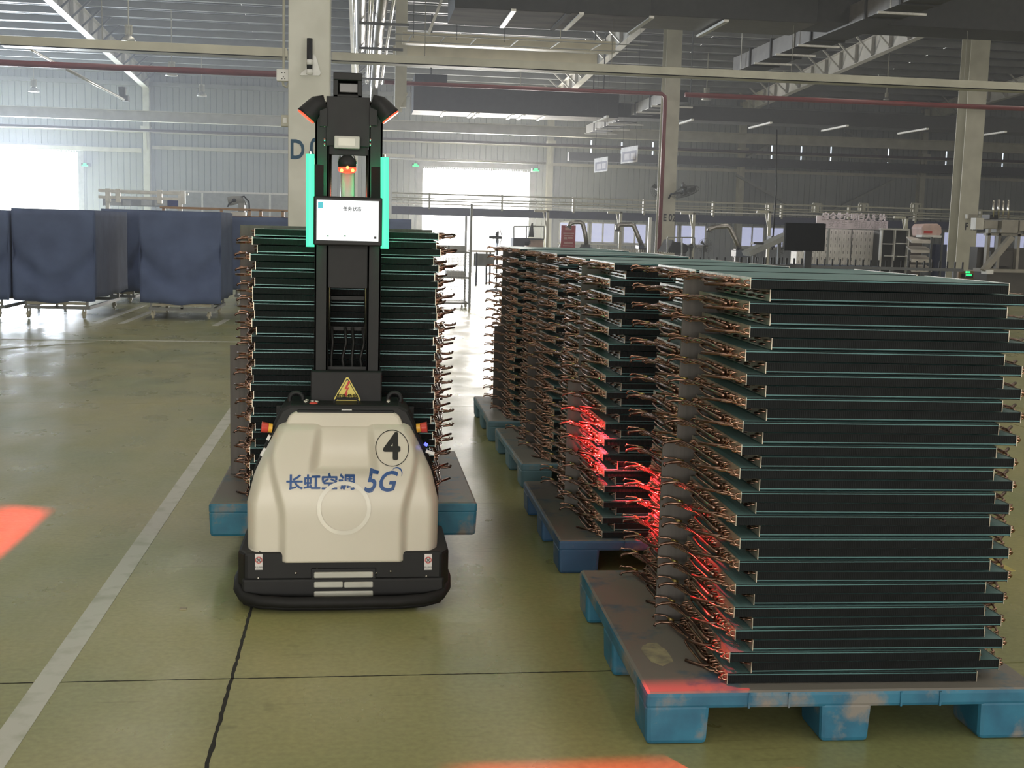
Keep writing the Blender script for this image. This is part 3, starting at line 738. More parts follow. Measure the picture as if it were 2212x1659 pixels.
for sx, px_ in ((-1, 588), (1, 900)):
    c = at(px_, 925, 4.98); dv = Vector((sx * .93, -.1, .12)).normalized(); e = MB()
    e.tube([c, c + dv * .018], .019, 14); o = e.build('stop_button_collar', YELPL, bot, smooth=False, label='yellow collar of the side stop button')
    MB().tube([c + dv * .016, c + dv * .024, c + dv * .040, c + dv * .044], .020, 14, r1=.0235).build('side_stop_button', REDPL, bot, smooth=True, label='red stop button on the side of the body')
    m = MB().tube([at(590 if sx < 0 else 905, 948, 5.0), at(575 if sx < 0 else 918, 975, 5.0), at(563 if sx < 0 else 932, 1000, 5.0)], .008, 6); m.build('side_cable', BLACK, bot, smooth=True)
    for (a, b) in (((583, 940), (578, 950)), ((573, 968), (564, 984))) if sx < 0 else (((917, 958), (923, 962)), ((920, 974), (938, 980))):
        MB().bar(at(*a, 4.97), at(*b, 4.97), .014, .012).build('side_clip', WHITE if sx < 0 or b[0] > 930 else mat('blue_indicator', (0, 0, 0), .5, emit=2.5, ecol=(.1, .12, 1)), bot)
# mast
YM = 5.16
MB().px(671, 803, 825, 882, 5.11, .16).build('mast_foot', BLACKM, bot, bevel=.006)
for a, b in ((679, 709), (793, 823)):
    m = MB(); pa, pb = at(a, 600, YM), at(b, 600, YM); t_ = at(750, 222, YM).z
    m.box(pa.x, pb.x, YM, YM + .012, .70, t_).box(pa.x, pa.x + .01, YM, YM + .13, .70, t_).box(pb.x - .01, pb.x, YM, YM + .13, .70, t_)
    m.build('mast_rail', BLACKM, bot, bevel=.002)
    xr = at(b if a < 700 else a, 600, YM).x; MB().tube([(xr + (.004 if a < 700 else -.004), YM + .05, 1.05), (xr + (.004 if a < 700 else -.004), YM + .05, 1.86)], .0065, 8).build('lift_cylinder', STEEL, bot, smooth=True)
MB().px(706, 425, 797, 622, YM + .006, .05).build('mast_plate', BLACKM, bot)
for py_ in (624, 652, 676, 710): pass
for a_, b_, c_, d_ in ((640, 648, .07, .02), (706, 714, .07, .02), (792, 806, .03, .05)): MB().px(706, a_, 797, b_, YM + c_, d_).build('cross_tie', BLACKM, bot)
for q, px_ in enumerate((716, 745, 761, 784)):
    a = at(px_, 705, YM + .05); m = MB(); m.tube([(a.x, a.y, at(750, 708, 5.2).z), (a.x + .006, a.y, at(750, 740, 5.2).z), (a.x - .010 * (q % 2), a.y, at(750, 775, 5.2).z), (a.x + .004, a.y - .02, at(750, 810, 5.2).z)], .007, 7); m.build('mast_cable', BLACK, bot, smooth=True)
MB().px(705, 209, 799, 316, YM - .012, .03).build('head_plate', BLACKM, bot, bevel=.002)
m = MB().px(708, 314, 795, 334, YM + .01, .06); m.build('cross_tie', BLACKM, bot)
m = MB(); a, b = at(720, 210, YM).x, at(783, 158, YM).x; za, zb = at(750, 212, YM).z, at(750, 158, YM).z
m.box(a, a + .02, YM - .01, YM + .1, za, zb).box(b - .02, b, YM - .01, YM + .1, za, zb).box(a, b, YM - .02, YM + .12, zb - .03, zb).box(a, b, YM - .01, YM + .1, za, za + .014).box(a, b, YM + .09, YM + .1, za, zb)
m.build('camera_bracket', BLACKM, bot, bevel=.003)
MB().px(733, 180, 776, 200, YM + .015, .03).build('camera', mat('camera_glass', (.12, .12, .12), .3, .0), bot, bevel=.003)
for y_ in (222, 272, 302, 312):
    for x_ in (702, 799): p = at(x_, y_, YM - .002); MB().lathe([(0, -.004), (.006, -.003), (.007, .002)], tuple(p), 'y', 8).build('screw', STEEL, bot, smooth=True)
MB().px(722, 294, 777, 321, YM - .045, .035).build('sensor_box', mat('sensor_white', (.50, .50, .46), .5), bot, bevel=.004)
MB().px(731, 299, 767, 315, YM - .047, .003).build('sensor_window', mat('sensor_pale', (.58, .57, .50), .3), bot)
p0 = at(751, 425, YM + .05); p1 = at(751, 372, YM + .05); MB().tube([(p0.x, p0.y, p0.z - .1), p1], .030, 16).build('lift_ram', mat('ram_paint', (.52, .50, .45), .4), bot, smooth=True)
# screen
MB().px(677, 425, 826, 531, YM - .10, .075).build('screen_housing', BLACK, bot, bevel=.006)
scr = MB().px(684, 433, 818, 520, YM - .103, .004).build('screen', mat('lit_screen', (.1, .1, .1), .4, emit=1.3, ecol=(.97, 1.0, .985)), bot)
MB().px(687, 436, 698, 450, YM - .105, .002).build('screen_icon', mat('screen_teal', (0, .2, .25), .4, emit=.6, ecol=(.05, .62, .72)), scr)
lettering('任务状态', .019, at(761, 452, YM - .105), mat('screen_ink', (.05, .05, .08), .5), scr, .0, thick=.0003)
MB().px(808, 511, 813, 516, YM - .105, .002).build('screen_mark', BLACKINK, scr)
for x_ in (706, 743): MB().px(x_, 508, x_ + 4, 511, YM - .105, .002).build('screen_mark', mat('screen_green', (.2, .5, .35), .5), scr)
# green light tubes
for a, b, y0_, y1_ in ((661, 679, 333, 533), (822, 840, 340, 537)):
    p, q = at((a + b) / 2, y0_, YM - .08), at((a + b) / 2, y1_, YM - .08)
    hz = MB().tube([p, (p.x, p.y, p.z - .006), (q.x, q.y, q.z + .006), q], .0175, 14); tb = hz.build('light_tube', GREENLED, bot, smooth=True)
    MB().tube([(p.x, p.y, p.z), (p.x, p.y, p.z + .012)], .006, 8).build('tube_cap', STEEL, tb)
    MB().bar((p.x, p.y + .02, (p.z + q.z) / 2), (p.x + (.05 if a < 700 else -.05), p.y + .06, (p.z + q.z) / 2), .012, .3).build('tube_bracket', BLACKM, tb)
    ld = bpy.data.lights.new('green_glow', 'POINT'); ld.energy = 3.2; ld.color = (.02, 1, .35); ld.shadow_soft_size = .02
    for s_ in (.25, .75):
        lo = bpy.data.objects.new('green_glow', ld); lo.location = (p.x + (-.0 if a < 700 else .0), p.y + .03, p.z + (q.z - p.z) * s_); COL.objects.link(lo)
# lamps
def oval(c, rx, rz, tilt, m_, off=0.):
    mb = MB(); ring = []
    for a in range(20):
        A = a * math.pi / 10; v = Vector((rx * math.cos(A), 0, rz * math.sin(A))); v = Matrix.Rotation(tilt, 3, 'Y') @ v; ring.append(Vector(c) + v + Vector((0, off, 0)))
    return ring
REDL = mat('red_lamp_lens', (.3, .02, .01), .3, emit=2.2, ecol=(1, .07, .03))
for sx, (px_, py_) in ((-1, (683, 246)), (1, (822, 246))):
    c = at(px_, py_, YM - .01); dv = Vector((sx * .62, 0, -.78))
    top = c + Vector((sx * .012, 0, .025))
    h = MB().tube([top - dv * .030 + Vector((-sx * .03, 0, 0)), top - dv * .018, top + dv * .0, top + dv * .030, top + dv * .045], .030, 16, r1=.046)
    ln = h.build('work_lamp', BLACKM, bot, smooth=True)
    e = top + dv * .0455; MB().tube([e - dv * .002, e + dv * .006], .040, 16).build('lamp_lens', REDL, ln, smooth=False)
    MB().bar(c + Vector((-sx * .03, 0, .03)), c + Vector((-sx * .03, 0, -.05)), .03, .03).build('lamp_bracket', BLACKM, ln)
c = at(750, 352, YM - .03)
ln = MB().lathe([(0, .034), (.018, .030), (.034, .015), (.038, 0), (.036, -.02)], tuple(c), 'z', 18).build('work_lamp', BLACKM, bot, smooth=True)
MB().lathe([(.037, -.018), (.038, -.030), (.030, -.040), (.0, -.043)], tuple(c), 'z', 18).build('lamp_lens', REDL, ln, smooth=True)
for x_, y_, e_ in ((738, 368, 7), (751, 362, 10), (762, 368, 7)):
    p = at(x_, y_, YM - .068); MB().lathe([(0, -.003), (.006, -.002), (.007, .002), (0, .003)], tuple(p), 'y', 8).build('lamp_chip', mat('hot_chip', (.3, .2, .05), .4, emit=3., ecol=(1, .45, .10)), ln)
MB().tube([at(736, 366, YM), at(731, 350, YM), at(735, 336, YM)], .004, 6).build('lamp_yoke', STEEL, ln); MB().tube([at(764, 366, YM), at(770, 350, YM), at(765, 336, YM)], .004, 6).build('lamp_yoke', STEEL, ln)
# warning triangle on the mast foot
dt = 5.11
def rtri(s_, r_, y_):
    c = at(750, 845, dt); A = [(0, 1), (-.90, -.62), (.90, -.62)]; pts = []
    for q in range(3):
        v = Vector(A[q]) * s_; n0 = (Vector(A[(q - 1) % 3]) - Vector(A[q])).normalized(); n1 = (Vector(A[(q + 1) % 3]) - Vector(A[q])).normalized()
        for k_ in range(6):
            t = k_ / 5; pts.append(v + n0 * r_ * (1 - t) ** 2 + n1 * r_ * t ** 2)
    return [(c.x + p.x, c.z + p.y) for p in pts], c
for s_, r_, y_, mt, nm in ((.068, .016, dt - .001, YELLOW, 'warning_triangle'), (.058, .012, dt - .0016, BLACKINK, 'triangle_border'), (.052, .010, dt - .0022, YELLOW, 'triangle_field')):
    pts, c = rtri(s_, r_, y_); o = MB().prism(pts, y_ - .001, y_ + .0005).build(nm, mt, bot if nm == 'warning_triangle' else tri_o)
    if nm == 'warning_triangle': tri_o = o
bolt = [(.004, .044), (-.013, .008), (-.002, .011), (-.010, -.010), (-.015, -.008), (-.003, -.024), (.002, -.004), (-.002, -.006), (.008, .018), (-.002, .014), (.014, .042)]
MB().prism([(c.x + a, c.z + .0 + b) for a, b in bolt], dt - .0050, dt - .003).build('lightning_bolt', REDINK, tri_o)
q = at(750, 857, dt - .004); lettering('有电危险', .0225, (q.x, q.y, q.z), BLACKINK, tri_o, .0, thick=.0005)
MB().px(730, 862, 771, 864, dt - .004, .001).build('fine_print', BLACKINK, tri_o)
# forks and carriage behind the mast
for sx in (-.22, .22): MB().box(RCX + sx - .06, RCX + sx + .06, 5.25, 6.5, .20, .245).box(RCX + sx - .06, RCX + sx + .06, 5.25, 5.30, .2, .75).build('fork', BLACKM, bot)
for sx in (-.30, .30): MB().box(RCX + sx - .05, RCX + sx + .05, 5.2, 6.35, .05, .12).lathe([(0, -.03), (.04, -.03), (.04, .03), (0, .03)], (RCX + sx, 6.3, .04), 'x', 14).build('outrigger', BLACKM, bot)
MB().box(RCX - .3, RCX + .3, 5.295, 5.33, .30, .75).build('carriage', BLACKM, bot)
# ---- red line projectors carried by the robot's lamps
def line_light(name, loc, target, half_len, half_w, power, color=(1, .03, .04)):
    """spot lamp whose optics throw a bright line: narrow across, wide along"""
    d = bpy.data.lights.new(name, 'SPOT'); d.energy = power; d.color = color; d.spot_size = math.radians(150); d.spot_blend = .2; d.shadow_soft_size = .012
    o = bpy.data.objects.new(name, d); o.location = loc; COL.objects.link(o)
    z = (Vector(loc) - Vector(target[0])).normalized(); a = (Vector(target[1]) - Vector(target[0])).normalized(); x = (a - z * a.dot(z)).normalized(); y = z.cross(x)
    o.matrix_world = Matrix.Translation(loc) @ Matrix((x, y, z)).transposed().to_4x4()
    d.use_nodes = True; nt = d.node_tree; em = nt.nodes['Emission']; tc = nt.nodes.new('ShaderNodeTexCoord'); sp = nt.nodes.new('ShaderNodeSeparateXYZ'); nt.links.new(tc.outputs['Normal'], sp.inputs[0])
    def mth(op, a_, b_=None):
        n_ = nt.nodes.new('ShaderNodeMath'); n_.operation = op
        for i, v in enumerate((a_, b_)):
            if v is None: continue
            if hasattr(v, 'links') or hasattr(v, 'node'): nt.links.new(v, n_.inputs[i])
            else: n_.inputs[i].default_value = v
        return n_.outputs[0]
    az = mth('ABSOLUTE', sp.outputs[2]); u = mth('ABSOLUTE', mth('DIVIDE', sp.outputs[0], az)); v = mth('ABSOLUTE', mth('DIVIDE', sp.outputs[1], az))
    def soft(s_, w, e):
        mr = nt.nodes.new('ShaderNodeMapRange'); mr.inputs['From Min'].default_value = w + e; mr.inputs['From Max'].default_value = w - e; nt.links.new(s_, mr.inputs['Value']); return mr.outputs[0]
    k_ = mth('MULTIPLY', soft(u, half_len, half_len * .12), soft(v, half_w, half_w * .45)); nt.links.new(k_, em.inputs['Strength'])
    return o
PRJ = YM - .02
lampR = at(838, 268, YM - .02); lampL = at(665, 262, YM - .02); lampF = at(750, 372, YM - .09)
line_light('red_line_right', lampR + Vector((.02, -.02, -.03)), ((1.50, 5.02, 0), (1.50, 6.02, 0)), .44, .034, 6500)
line_light('red_line_left', lampL + Vector((-.02, -.02, -.03)), ((-1.75, 5.62, 0), (-1.75, 6.62, 0)), .33, .036, 2600)
line_light('red_line_front', lampF + Vector((0, -.03, -.02)), ((.98, 3.20, 0), (1.98, 3.20, 0)), .25, .026, 800)

# ================================================================== OVERHEAD SERVICES
def box_thing(name, label, cat, x0, x1, y0, y1, z0, z1, mt, group=None, bottom=None, bevel=.004):
    m = MB().box(x0, x1, y0, y1, z0, z1)
    if bottom: m.m[0] = 1
    o = m.build(name, [mt, bottom] if bottom else mt, bevel=bevel); return tag(o, label, cat, group)
# near duct
zb = at(1200, 66, 21.4).z; zb = (at(1000, 62, 21.4).z + at(2200, 103, 21.4).z) / 2
xa = at(982, 40, 19.8).x
dn = thing('air_duct', 'large black insulated air duct crossing above the near hall, brown underside', 'duct', (xa, 20.5, zb))
m = MB().box(xa, at(1400, 60, 20).x, 19.8, 21.4, zb, zb + 1.1); m.m[0] = 1; m.build('duct_section', [DARKDUCT, DUCTFOIL], dn, bevel=.01)
m = MB().box(at(1400, 60, 20).x, at(1760, 60, 20).x, 19.9, 21.2, zb + .05, zb + 1.0); m.m[0] = 1; m.build('duct_section', [DARKDUCT, mat('duct_underside_dark', (.10, .095, .09), .5, .3)], dn, bevel=.01)
MB().box(at(1760, 60, 20).x, 22, 20.0, 21.0, zb + .10, zb + .85).build('duct_section', DARKDUCT, dn, bevel=.01)
for px_ in (1105, 1222, 1250, 1400, 1560):
    x = at(px_, 60, 20).x; MB().box(x - .04, x + .04, 19.77, 21.43, zb - .02, zb + .02).build('joint_flange', GALV if px_ != 1222 else DARKDUCT, dn)
for px_ in (985, 1195, 1395, 1720, 1990): x = at(px_, 60, 20).x; MB().tube([(x, 20.1, zb + .2), (x, 20.1, roof_z(20))], .012, 5).build('hanger_rod', DKGREY, dn)
# duct branch running down the hall
zb2 = at(1610, 158, 26.4).z; xb_ = at(1583, 158, 26.4).x
db = thing('air_duct', 'black branch duct running down the hall under the near duct, grey side', 'duct', (xb_, 26.4, zb2))
m = MB().box(xb_, xb_ + .6, 13.5, 26.4, zb2, zb2 + .32); m.m[4] = 1; m.build('duct_section', [DARKDUCT, mat('duct_side_grey', (.17, .16, .15), .5, .3)], db, bevel=.006)
for y_ in (25.2, 23.9, 22.6, 21.7, 19.3, 18.0, 16.7): MB().box(xb_ - .03, xb_ + .63, y_ - .03, y_ + .03, zb2 - .02, zb2 + .36).build('joint_flange', DARKDUCT, db)
for y_ in (24.6, 23.3, 22.1, 18.6, 17.2): MB().box(xb_ - .1, xb_ + .7, y_, y_ + .05, zb2 - .05, zb2 - .015).build('support_bar', GALV, db)
for y_ in (25.6, 22.4, 18.2): MB().tube([(xb_ - .08, y_, zb2 - .04), (xb_ - .08, y_, roof_z(y_))], .012, 5).build('hanger_rod', GALV, db)
# far duct
zc = at(1100, 255, 36.9).z; xc_ = at(893, 240, 35.6).x; x1c = at(1330, 250, 36).x
dn = thing('air_duct', 'long black air duct crossing the far hall, silvery underside at its left', 'duct', (xc_, 36, zc))
m = MB().box(xc_, x1c, 35.6, 37.0, zc, zc + .72); m.m[0] = 1; m.build('duct_section', [DARKDUCT, mat('duct_silver_underside', (.34, .30, .28), .6, .1, scale=2, col2=(.16, .145, .135))], dn, bevel=.01)
MB().box(x1c, 26, 35.8, 36.8, zc + .05, zc + .46).build('duct_section', DARKDUCT, dn, bevel=.01)
for px_ in (958, 1018, 1030, 1105, 1128, 1172): x = at(px_, 250, 36).x; MB().box(x - .04, x + .04, 35.55, 37.05, zc - .03, zc + .01).build('joint_flange', GALV, dn)
for px_ in (1300, 1480, 1646, 1808, 1978, 2144): x = at(px_, 280, 36).x; MB().box(x - .04, x + .04, 35.2, 37.2, zc - .02, zc + .03).build('support_bar', WHITE, dn)
for px_ in (1280, 1302, 1490, 1658): x = at(px_, 250, 36).x; MB().tube([(x, 36, zc + .4), (x, 36, roof_z(36))], .02, 5).build('hanger_rod', DKGREY, dn)
bx = thing('air_duct', 'square end section of duct hanging above the far duct, dark steel box', 'duct', (at(920, 220, 38).x, 38, zc))
MB().box(at(893, 220, 38).x, at(962, 220, 38).x, 37.3, 39, zc + .3, zc + 1.25).build('duct_box', DARKDUCT, bx, bevel=.01)
m = MB().tube([(at(930, 220, 38).x, 38, zc + 1.2), (at(930, 220, 38).x, 38, roof_z(38))], .03, 6).build('hanger_rod', DKGREY, bx)
# small far branch
zd_ = at(1290, 290, 43).z; xd_ = at(1266, 290, 43).x
db = thing('air_duct', 'short grey-sided branch duct running down the hall beyond the far duct', 'duct', (xd_, 43, zd_))
m = MB().box(xd_, xd_ + .6, 31.6, 43, zd_, zd_ + .3); m.m[4] = 1; m.build('duct_section', [DARKDUCT, mat('duct_side_pale', (.38, .37, .35), .45, .3)], db, bevel=.006)
for y_ in (41.5, 39.6, 37.8, 35.2, 33.4): MB().box(xd_ - .03, xd_ + .63, y_ - .03, y_ + .03, zd_ - .02, zd_ + .34).build('joint_flange', DARKDUCT, db)
for y_ in (42.4, 40.4, 38.4, 34.4, 32.6): MB().box(xd_ - .15, xd_ + 1.0, y_, y_ + .06, zd_ - .05, zd_ - .01).build('support_bar', GALV, db)
# crane girder bays (pale) across the middle distance
def pipe(name, label, cat, pts, r, mt, group=None, n_=10):
    o = MB().tube(pts, r, n_).build(name, mt, smooth=True); return tag(o, label, cat, group)
# long pale cable tray
def traybit(name, label, d, ya, xa_, yb, xb__, h, mt):
    a, b = at(xa_, ya, d), at(xb__, yb, d); z = (a.z + b.z) / 2
    t = thing(name, label, 'cable tray', (a.x, d, z)); MB().box(a.x, b.x, d, d + .3, z - h / 2, z - h / 2 + .015).box(a.x, b.x, d, d + .015, z - h / 2, z + h / 2).box(a.x, b.x, d + .285, d + .3, z - h / 2, z + h / 2).build('tray_channel', mt, t)
    x = a.x + 1.5
    while x < b.x: 
        MB().tube([(x, d + .15, z), (x, d + .15, roof_z(d))], .006, 4).build('hanger_rod', GALV, t); x += 3.1
    return t
PALETRAY = mat('pale_tray', (.60, .58, .46), .4, scale=2)
traybit('cable_tray', 'long pale cable tray left of the lettered column, bright along its end', 20, 88, 0, 113, 620, .15, PALETRAY)
traybit('cable_tray', 'long pale cable tray right of the robot crossing in front of two columns', 20, 117, 716, 196, 2300, .14, BEIGE)
z = at(1010, 88, 25).z; box_thing('crane_girder', 'pale yellow hoist girder below the large near duct', 'girder', at(870, 88, 25).x, at(1330, 95, 25).x, 25, 25.3, z - .1, z + .12, mat('cream_girder', (.56, .52, .40), .45, scale=2))
z = at(1000, 116, 27).z; box_thing('crane_girder', 'lower pale girder behind the cable tray, right of the robot', 'girder', at(850, 116, 27).x, at(1290, 125, 27).x, 27, 27.3, z - .12, z + .12, MATS['cream_girder'])
x = at(866, 150, 26).x; pst = MB().box(x - .12, x + .12, 25.9, 26.15, at(866, 232, 26).z, roof_z(26) - .8)
tag(pst.build('hanging_post', BEIGE, bevel=.005), 'pale hanging post right of the robot head carrying a bracket', 'post')
m = MB().bar(at(790, 238, 25.9), at(868, 238, 25.9), .12, .08).bar(at(850, 250, 25.9), at(878, 200, 25.9), .1, .08).bar(at(800, 250, 25.9), at(860, 254, 25.9), .1, .05)
tag(m.build('steel_outrigger', BEIGE), 'pale bracket frame at the foot of the hanging post', 'bracket')
# white upright truss strut near top and ladder rail
tag(MB().bar(at(926, 72, 22), at(958, -10, 22), .14, .05).build('hanging_strut', WHITE), 'white sloping strut left of the large near duct', 'strut')
ra = thing('cable_ladder', 'thin silver cable ladder running across below the near duct', 'cable tray', at(850, 75, 24))
za = at(1000, 80, 24).z
for dy, dz in ((0, 0), (.9, 0)): MB().tube([(at(850, 80, 24).x, 24 + dy, za + dz), (at(1400, 90, 24).x, 24 + dy, za + dz)], .012, 6).build('ladder_rail', GREY, ra)
for px_ in (890, 962, 1030, 1120, 1210, 1300): x = at(px_, 80, 24).x; MB().tube([(x, 24, za), (x - .05, 24.9, za)], .014, 5).build('ladder_rung', GREY, ra)
for px_ in (895, 990, 1095): x = at(px_, 80, 24).x; MB().tube([(x, 24.4, za), (x, 24.4, roof_z(24))], .006, 4).build('hanger_rod', DKGREY, ra)
# sprinkler mains (dark red) 
zr = at(1437, 203, 29.9).z
pipe('sprinkler_pipe', 'dark red sprinkler main across the left of the hall up to the lettered column', 'pipe', [(at(0, 137, 24).x - 4, 24, at(300, 148, 24).z), (at(640, 163, 24).x, 24, at(300, 148, 24).z)], .06, REDP)
pipe('sprinkler_pipe', 'dark red sprinkler main from the robot to the first right-hand column, turning down it', 'pipe', [(at(830, 176, 29.9).x, 29.9, zr), (at(1430, 203, 29.9).x, 29.9, zr), (at(1436, 206, 29.9).x, 29.9, zr - .06), (at(1437, 216, 29.9).x, 29.9, zr - .2), (at(1437, 216, 29.9).x, 29.9, .1)], .05, REDP)
zr2 = at(1900, 222, 29).z
pipe('sprinkler_pipe', 'dark red sprinkler main right of the first column, crossing the next column', 'pipe', [(at(1480, 206, 29).x, 29, zr2), (at(2212, 236, 29).x + 4, 29, zr2)], .06, REDP)
pipe('steam_pipe', 'thin dark pipe along the far wall above the doors', 'pipe', [(XL + .5, 45, at(1000, 306, 45).z), (26, 45, at(1000, 306, 45).z)], .05, mat('dark_pipe', (.09, .06, .065), .5))
pipe('air_line', 'thin pale line across the far wall just above the middle door', 'pipe', [(at(842, 343, 47).x, 47, at(1000, 347, 47).z), (at(1180, 343, 47).x, 47, at(1000, 347, 47).z)], .05, GALV)
# sloping struts on left
pipe('sloping_rod', 'bright rod sloping down below the cable tray at far left', 'rod', [at(40, 92, 27), at(118, 135, 30)], .03, GALV)
pipe('sloping_rod', 'bright rod sloping down towards the far wall camera at left', 'rod', [at(145, 150, 31), at(268, 215, 37)], .04, GALV)
tag(MB().px(262, 206, 276, 218, 37, .3).lathe([(0, -.2), (.1, -.2), (.12, .1), (0, .12)], tuple(at(264, 196, 37)), 'z', 10).build('floodlight', DKGREY), 'dark floodlight at the lower end of the sloping rod', 'lamp')
# foil pipes running down the hall above the robot
fp = thing('foil_pipe_run', 'bundle of shiny foil-wrapped pipes running down the hall above the robot', 'pipes', at(805, 60, 22))
for px_, r_, nme in ((779, .10, 'foil_pipe'), (822, .105, 'foil_pipe'), (797, .028, 'thin_pipe'), (803, .022, 'thin_pipe'), (843, .035, 'thin_pipe'), (765, .02, 'thin_pipe')):
    a = at(px_ + (px_ - 777) * .12, 0, 21)
    ex = {779: 26.5}.get(px_, 33)
    zz = a.z; X_ = a.x
    pts = [(X_, 12, zz), (X_, ex, zz)]
    if px_ == 822: pts = [(X_, 12, zz), (X_ - .02, 24, zz), (X_, 33, zz), (X_, 33.4, zz - .1), (X_, 33.4, zz - .5)]
    MB().tube(pts, r_, 14).build(nme, FOIL if r_ > .05 else STEEL, fp, smooth=True)
for y_ in (18.0, 22.5, 25.6, 30.8): MB().box(-.05, .85, y_, y_ + .06, at(800, 0, 21).z - .16, at(800, 0, 21).z - .11).build('pipe_strap', DKGREY, fp)
# pendant lamps
def pendant(px_, py_, d, wpx, label, dark=False):
    c = at(px_, py_, d); w = wpx / F * d / 2
    t = thing('pendant_lamp', label, 'lamp', (c.x, c.y, c.z), 'high-bay pendant lamps')
    pr = [(w * .30, 0), (w * .42, -w * .15), (w * .80, -w * .45), (w, -w * .85), (w * .96, -w * .9)]
    MB().lathe([(a, b + w * .45) for a, b in pr], (c.x, c.y, c.z), 'z', 18).build('reflector', GALV if not dark else DKGREY, t, smooth=True)
    MB().lathe([(0, -w * .38), (w * .8, -w * .40)], (c.x, c.y, c.z), 'z', 14).build('lens', mat('lamp_glass', (.75, .74, .68), .3), t)
    h = MB()
    for q in range(12): A = q * math.pi / 6; h.bar((c.x + w * .48 * math.cos(A), c.y + w * .48 * math.sin(A), c.z + w * .45), (c.x + w * .48 * math.cos(A), c.y + w * .48 * math.sin(A), c.z + w * 1.6), w * .12, w * .12)
    stuff(h.build('heat_sink_fins', BEIGE, t)); MB().lathe([(w * .30, w * .4), (w * .30, w * 1.6), (w * .58, w * 1.6), (w * .58, w * 1.8), (0, w * 1.85)], (c.x, c.y, c.z), 'z', 14).build('driver_housing', BEIGE, t, smooth=False)
    MB().tube([(c.x, c.y, c.z + w * 1.8), (c.x, c.y, roof_z(c.y) + .01)], .016, 6).build('hanger_rod', BEIGE, t)
for a in ((278, 82, 31.4, 28, 'largest pendant lamp at upper left above the pale cable tray'), (371, 158, 38.5, 25, 'pendant lamp just below the red main left of the lettered column'), (436, 203, 43.5, 21, 'small pendant lamp against the far wall left of the lettered column'), (73, 193, 43.8, 22, 'small pendant lamp hanging at far left in the haze'),
          (1209, 127, 33, 26, 'shiny pendant lamp above the cable tray right of the robot'), (1124, 203, 41.4, 20, 'small pendant lamp between the red main and far duct, right of the robot'), (1526, 211, 41.4, 22, 'small pendant lamp just right of the first right-hand column'), (1915, 213, 39.8, 14, 'dark small pendant lamp hanging left of the second right-hand column')): pendant(*a)
# items on the lettered column
t = thing('socket_box', 'white socket box on a conduit at the left of the lettered column', 'socket', at(611, 162, DD + .1))
MB().px(597, 149, 625, 175, DD + .05, .08).build('socket_cover', WHITE, t, bevel=.008)
for x_, y_ in ((609, 157), (615, 157), (612, 166), (609, 170), (615, 170)): MB().px(x_ - 1, y_ - 1, x_ + 1, y_ + 1, DD + .046, .006).build('socket_hole', BLACK, t)
MB().tube([at(613, 150, DD + .1), (at(613, 150, DD + .1).x, DD + .1, roof_z(DD))], .014, 8).build('conduit', BEIGE, t)
MB().tube([at(611, 175, DD + .1), at(612, 184, DD + .1), at(620, 188, DD + .1), at(624, 180, DD + .1)], .014, 8).build('conduit_bend', BEIGE, t, smooth=True)
t = thing('switch_box', 'small white switch box at the left edge of the lettered column', 'switch', at(615, 260, DD + .1))
MB().px(607, 248, 624, 273, DD + .05, .08).build('switch_cover', BEIGE, t, bevel=.006); MB().px(611, 254, 620, 266, DD + .045, .01).build('switch_rocker', WHITE, t, bevel=.003)
t = thing('antenna', 'black rod antenna with white clamps on the lettered column', 'antenna', at(669, 125, DD - .1))
p = at(669, 83, DD - .07); q = at(669, 160, DD - .07)
MB().tube([p, (p.x, p.y, q.z)], .028, 12).build('antenna_rod', BLACK, t, smooth=True)
for a, b in ((129, 140), (150, 161)): u, v = at(669, a, DD - .07), at(669, b, DD - .07); MB().tube([(p.x, p.y, u.z), (p.x, p.y, v.z)], .032, 12).build('clamp', WHITE, t, smooth=True)
m = MB(); pl = [at(x_, y_, DD - .03) for x_, y_ in ((648, 163), (650, 157), (660, 150), (668, 130), (677, 117), (683, 122), (693, 158), (690, 164))]
m.prism([(v.x, v.z) for v in pl], DD - .035, DD - .001).build('mount_plate', WHITE, t, bevel=.004)
# exit signs
for x_, y_, lb in ((183, 356, 'small lit green exit sign right of the left door'), (898, 357, 'small lit green exit sign left of the middle door'), (1158, 367, 'small lit green exit sign right of the middle door')):
    t = thing('exit_sign', lb, 'exit sign', at(x_, y_, 49.4), 'lit green exit signs')
    MB().px(x_ - 8, y_ - 4, x_ + 8, y_ + 3, 49.5, .5).build('sign_case', DKGREY, t)
    mm = mat('exit_green', (0, .2, .05), .5, emit=1.3, ecol=(.02, .95, .25)); MB().px(x_ - 7, y_ - 0, x_ + 7, y_ + 3, 49.49, .01).px(x_ - 3.5, y_ - 3.5, x_ + 3.5, y_ + 1, 49.485, .01).build('sign_face', mm, t)
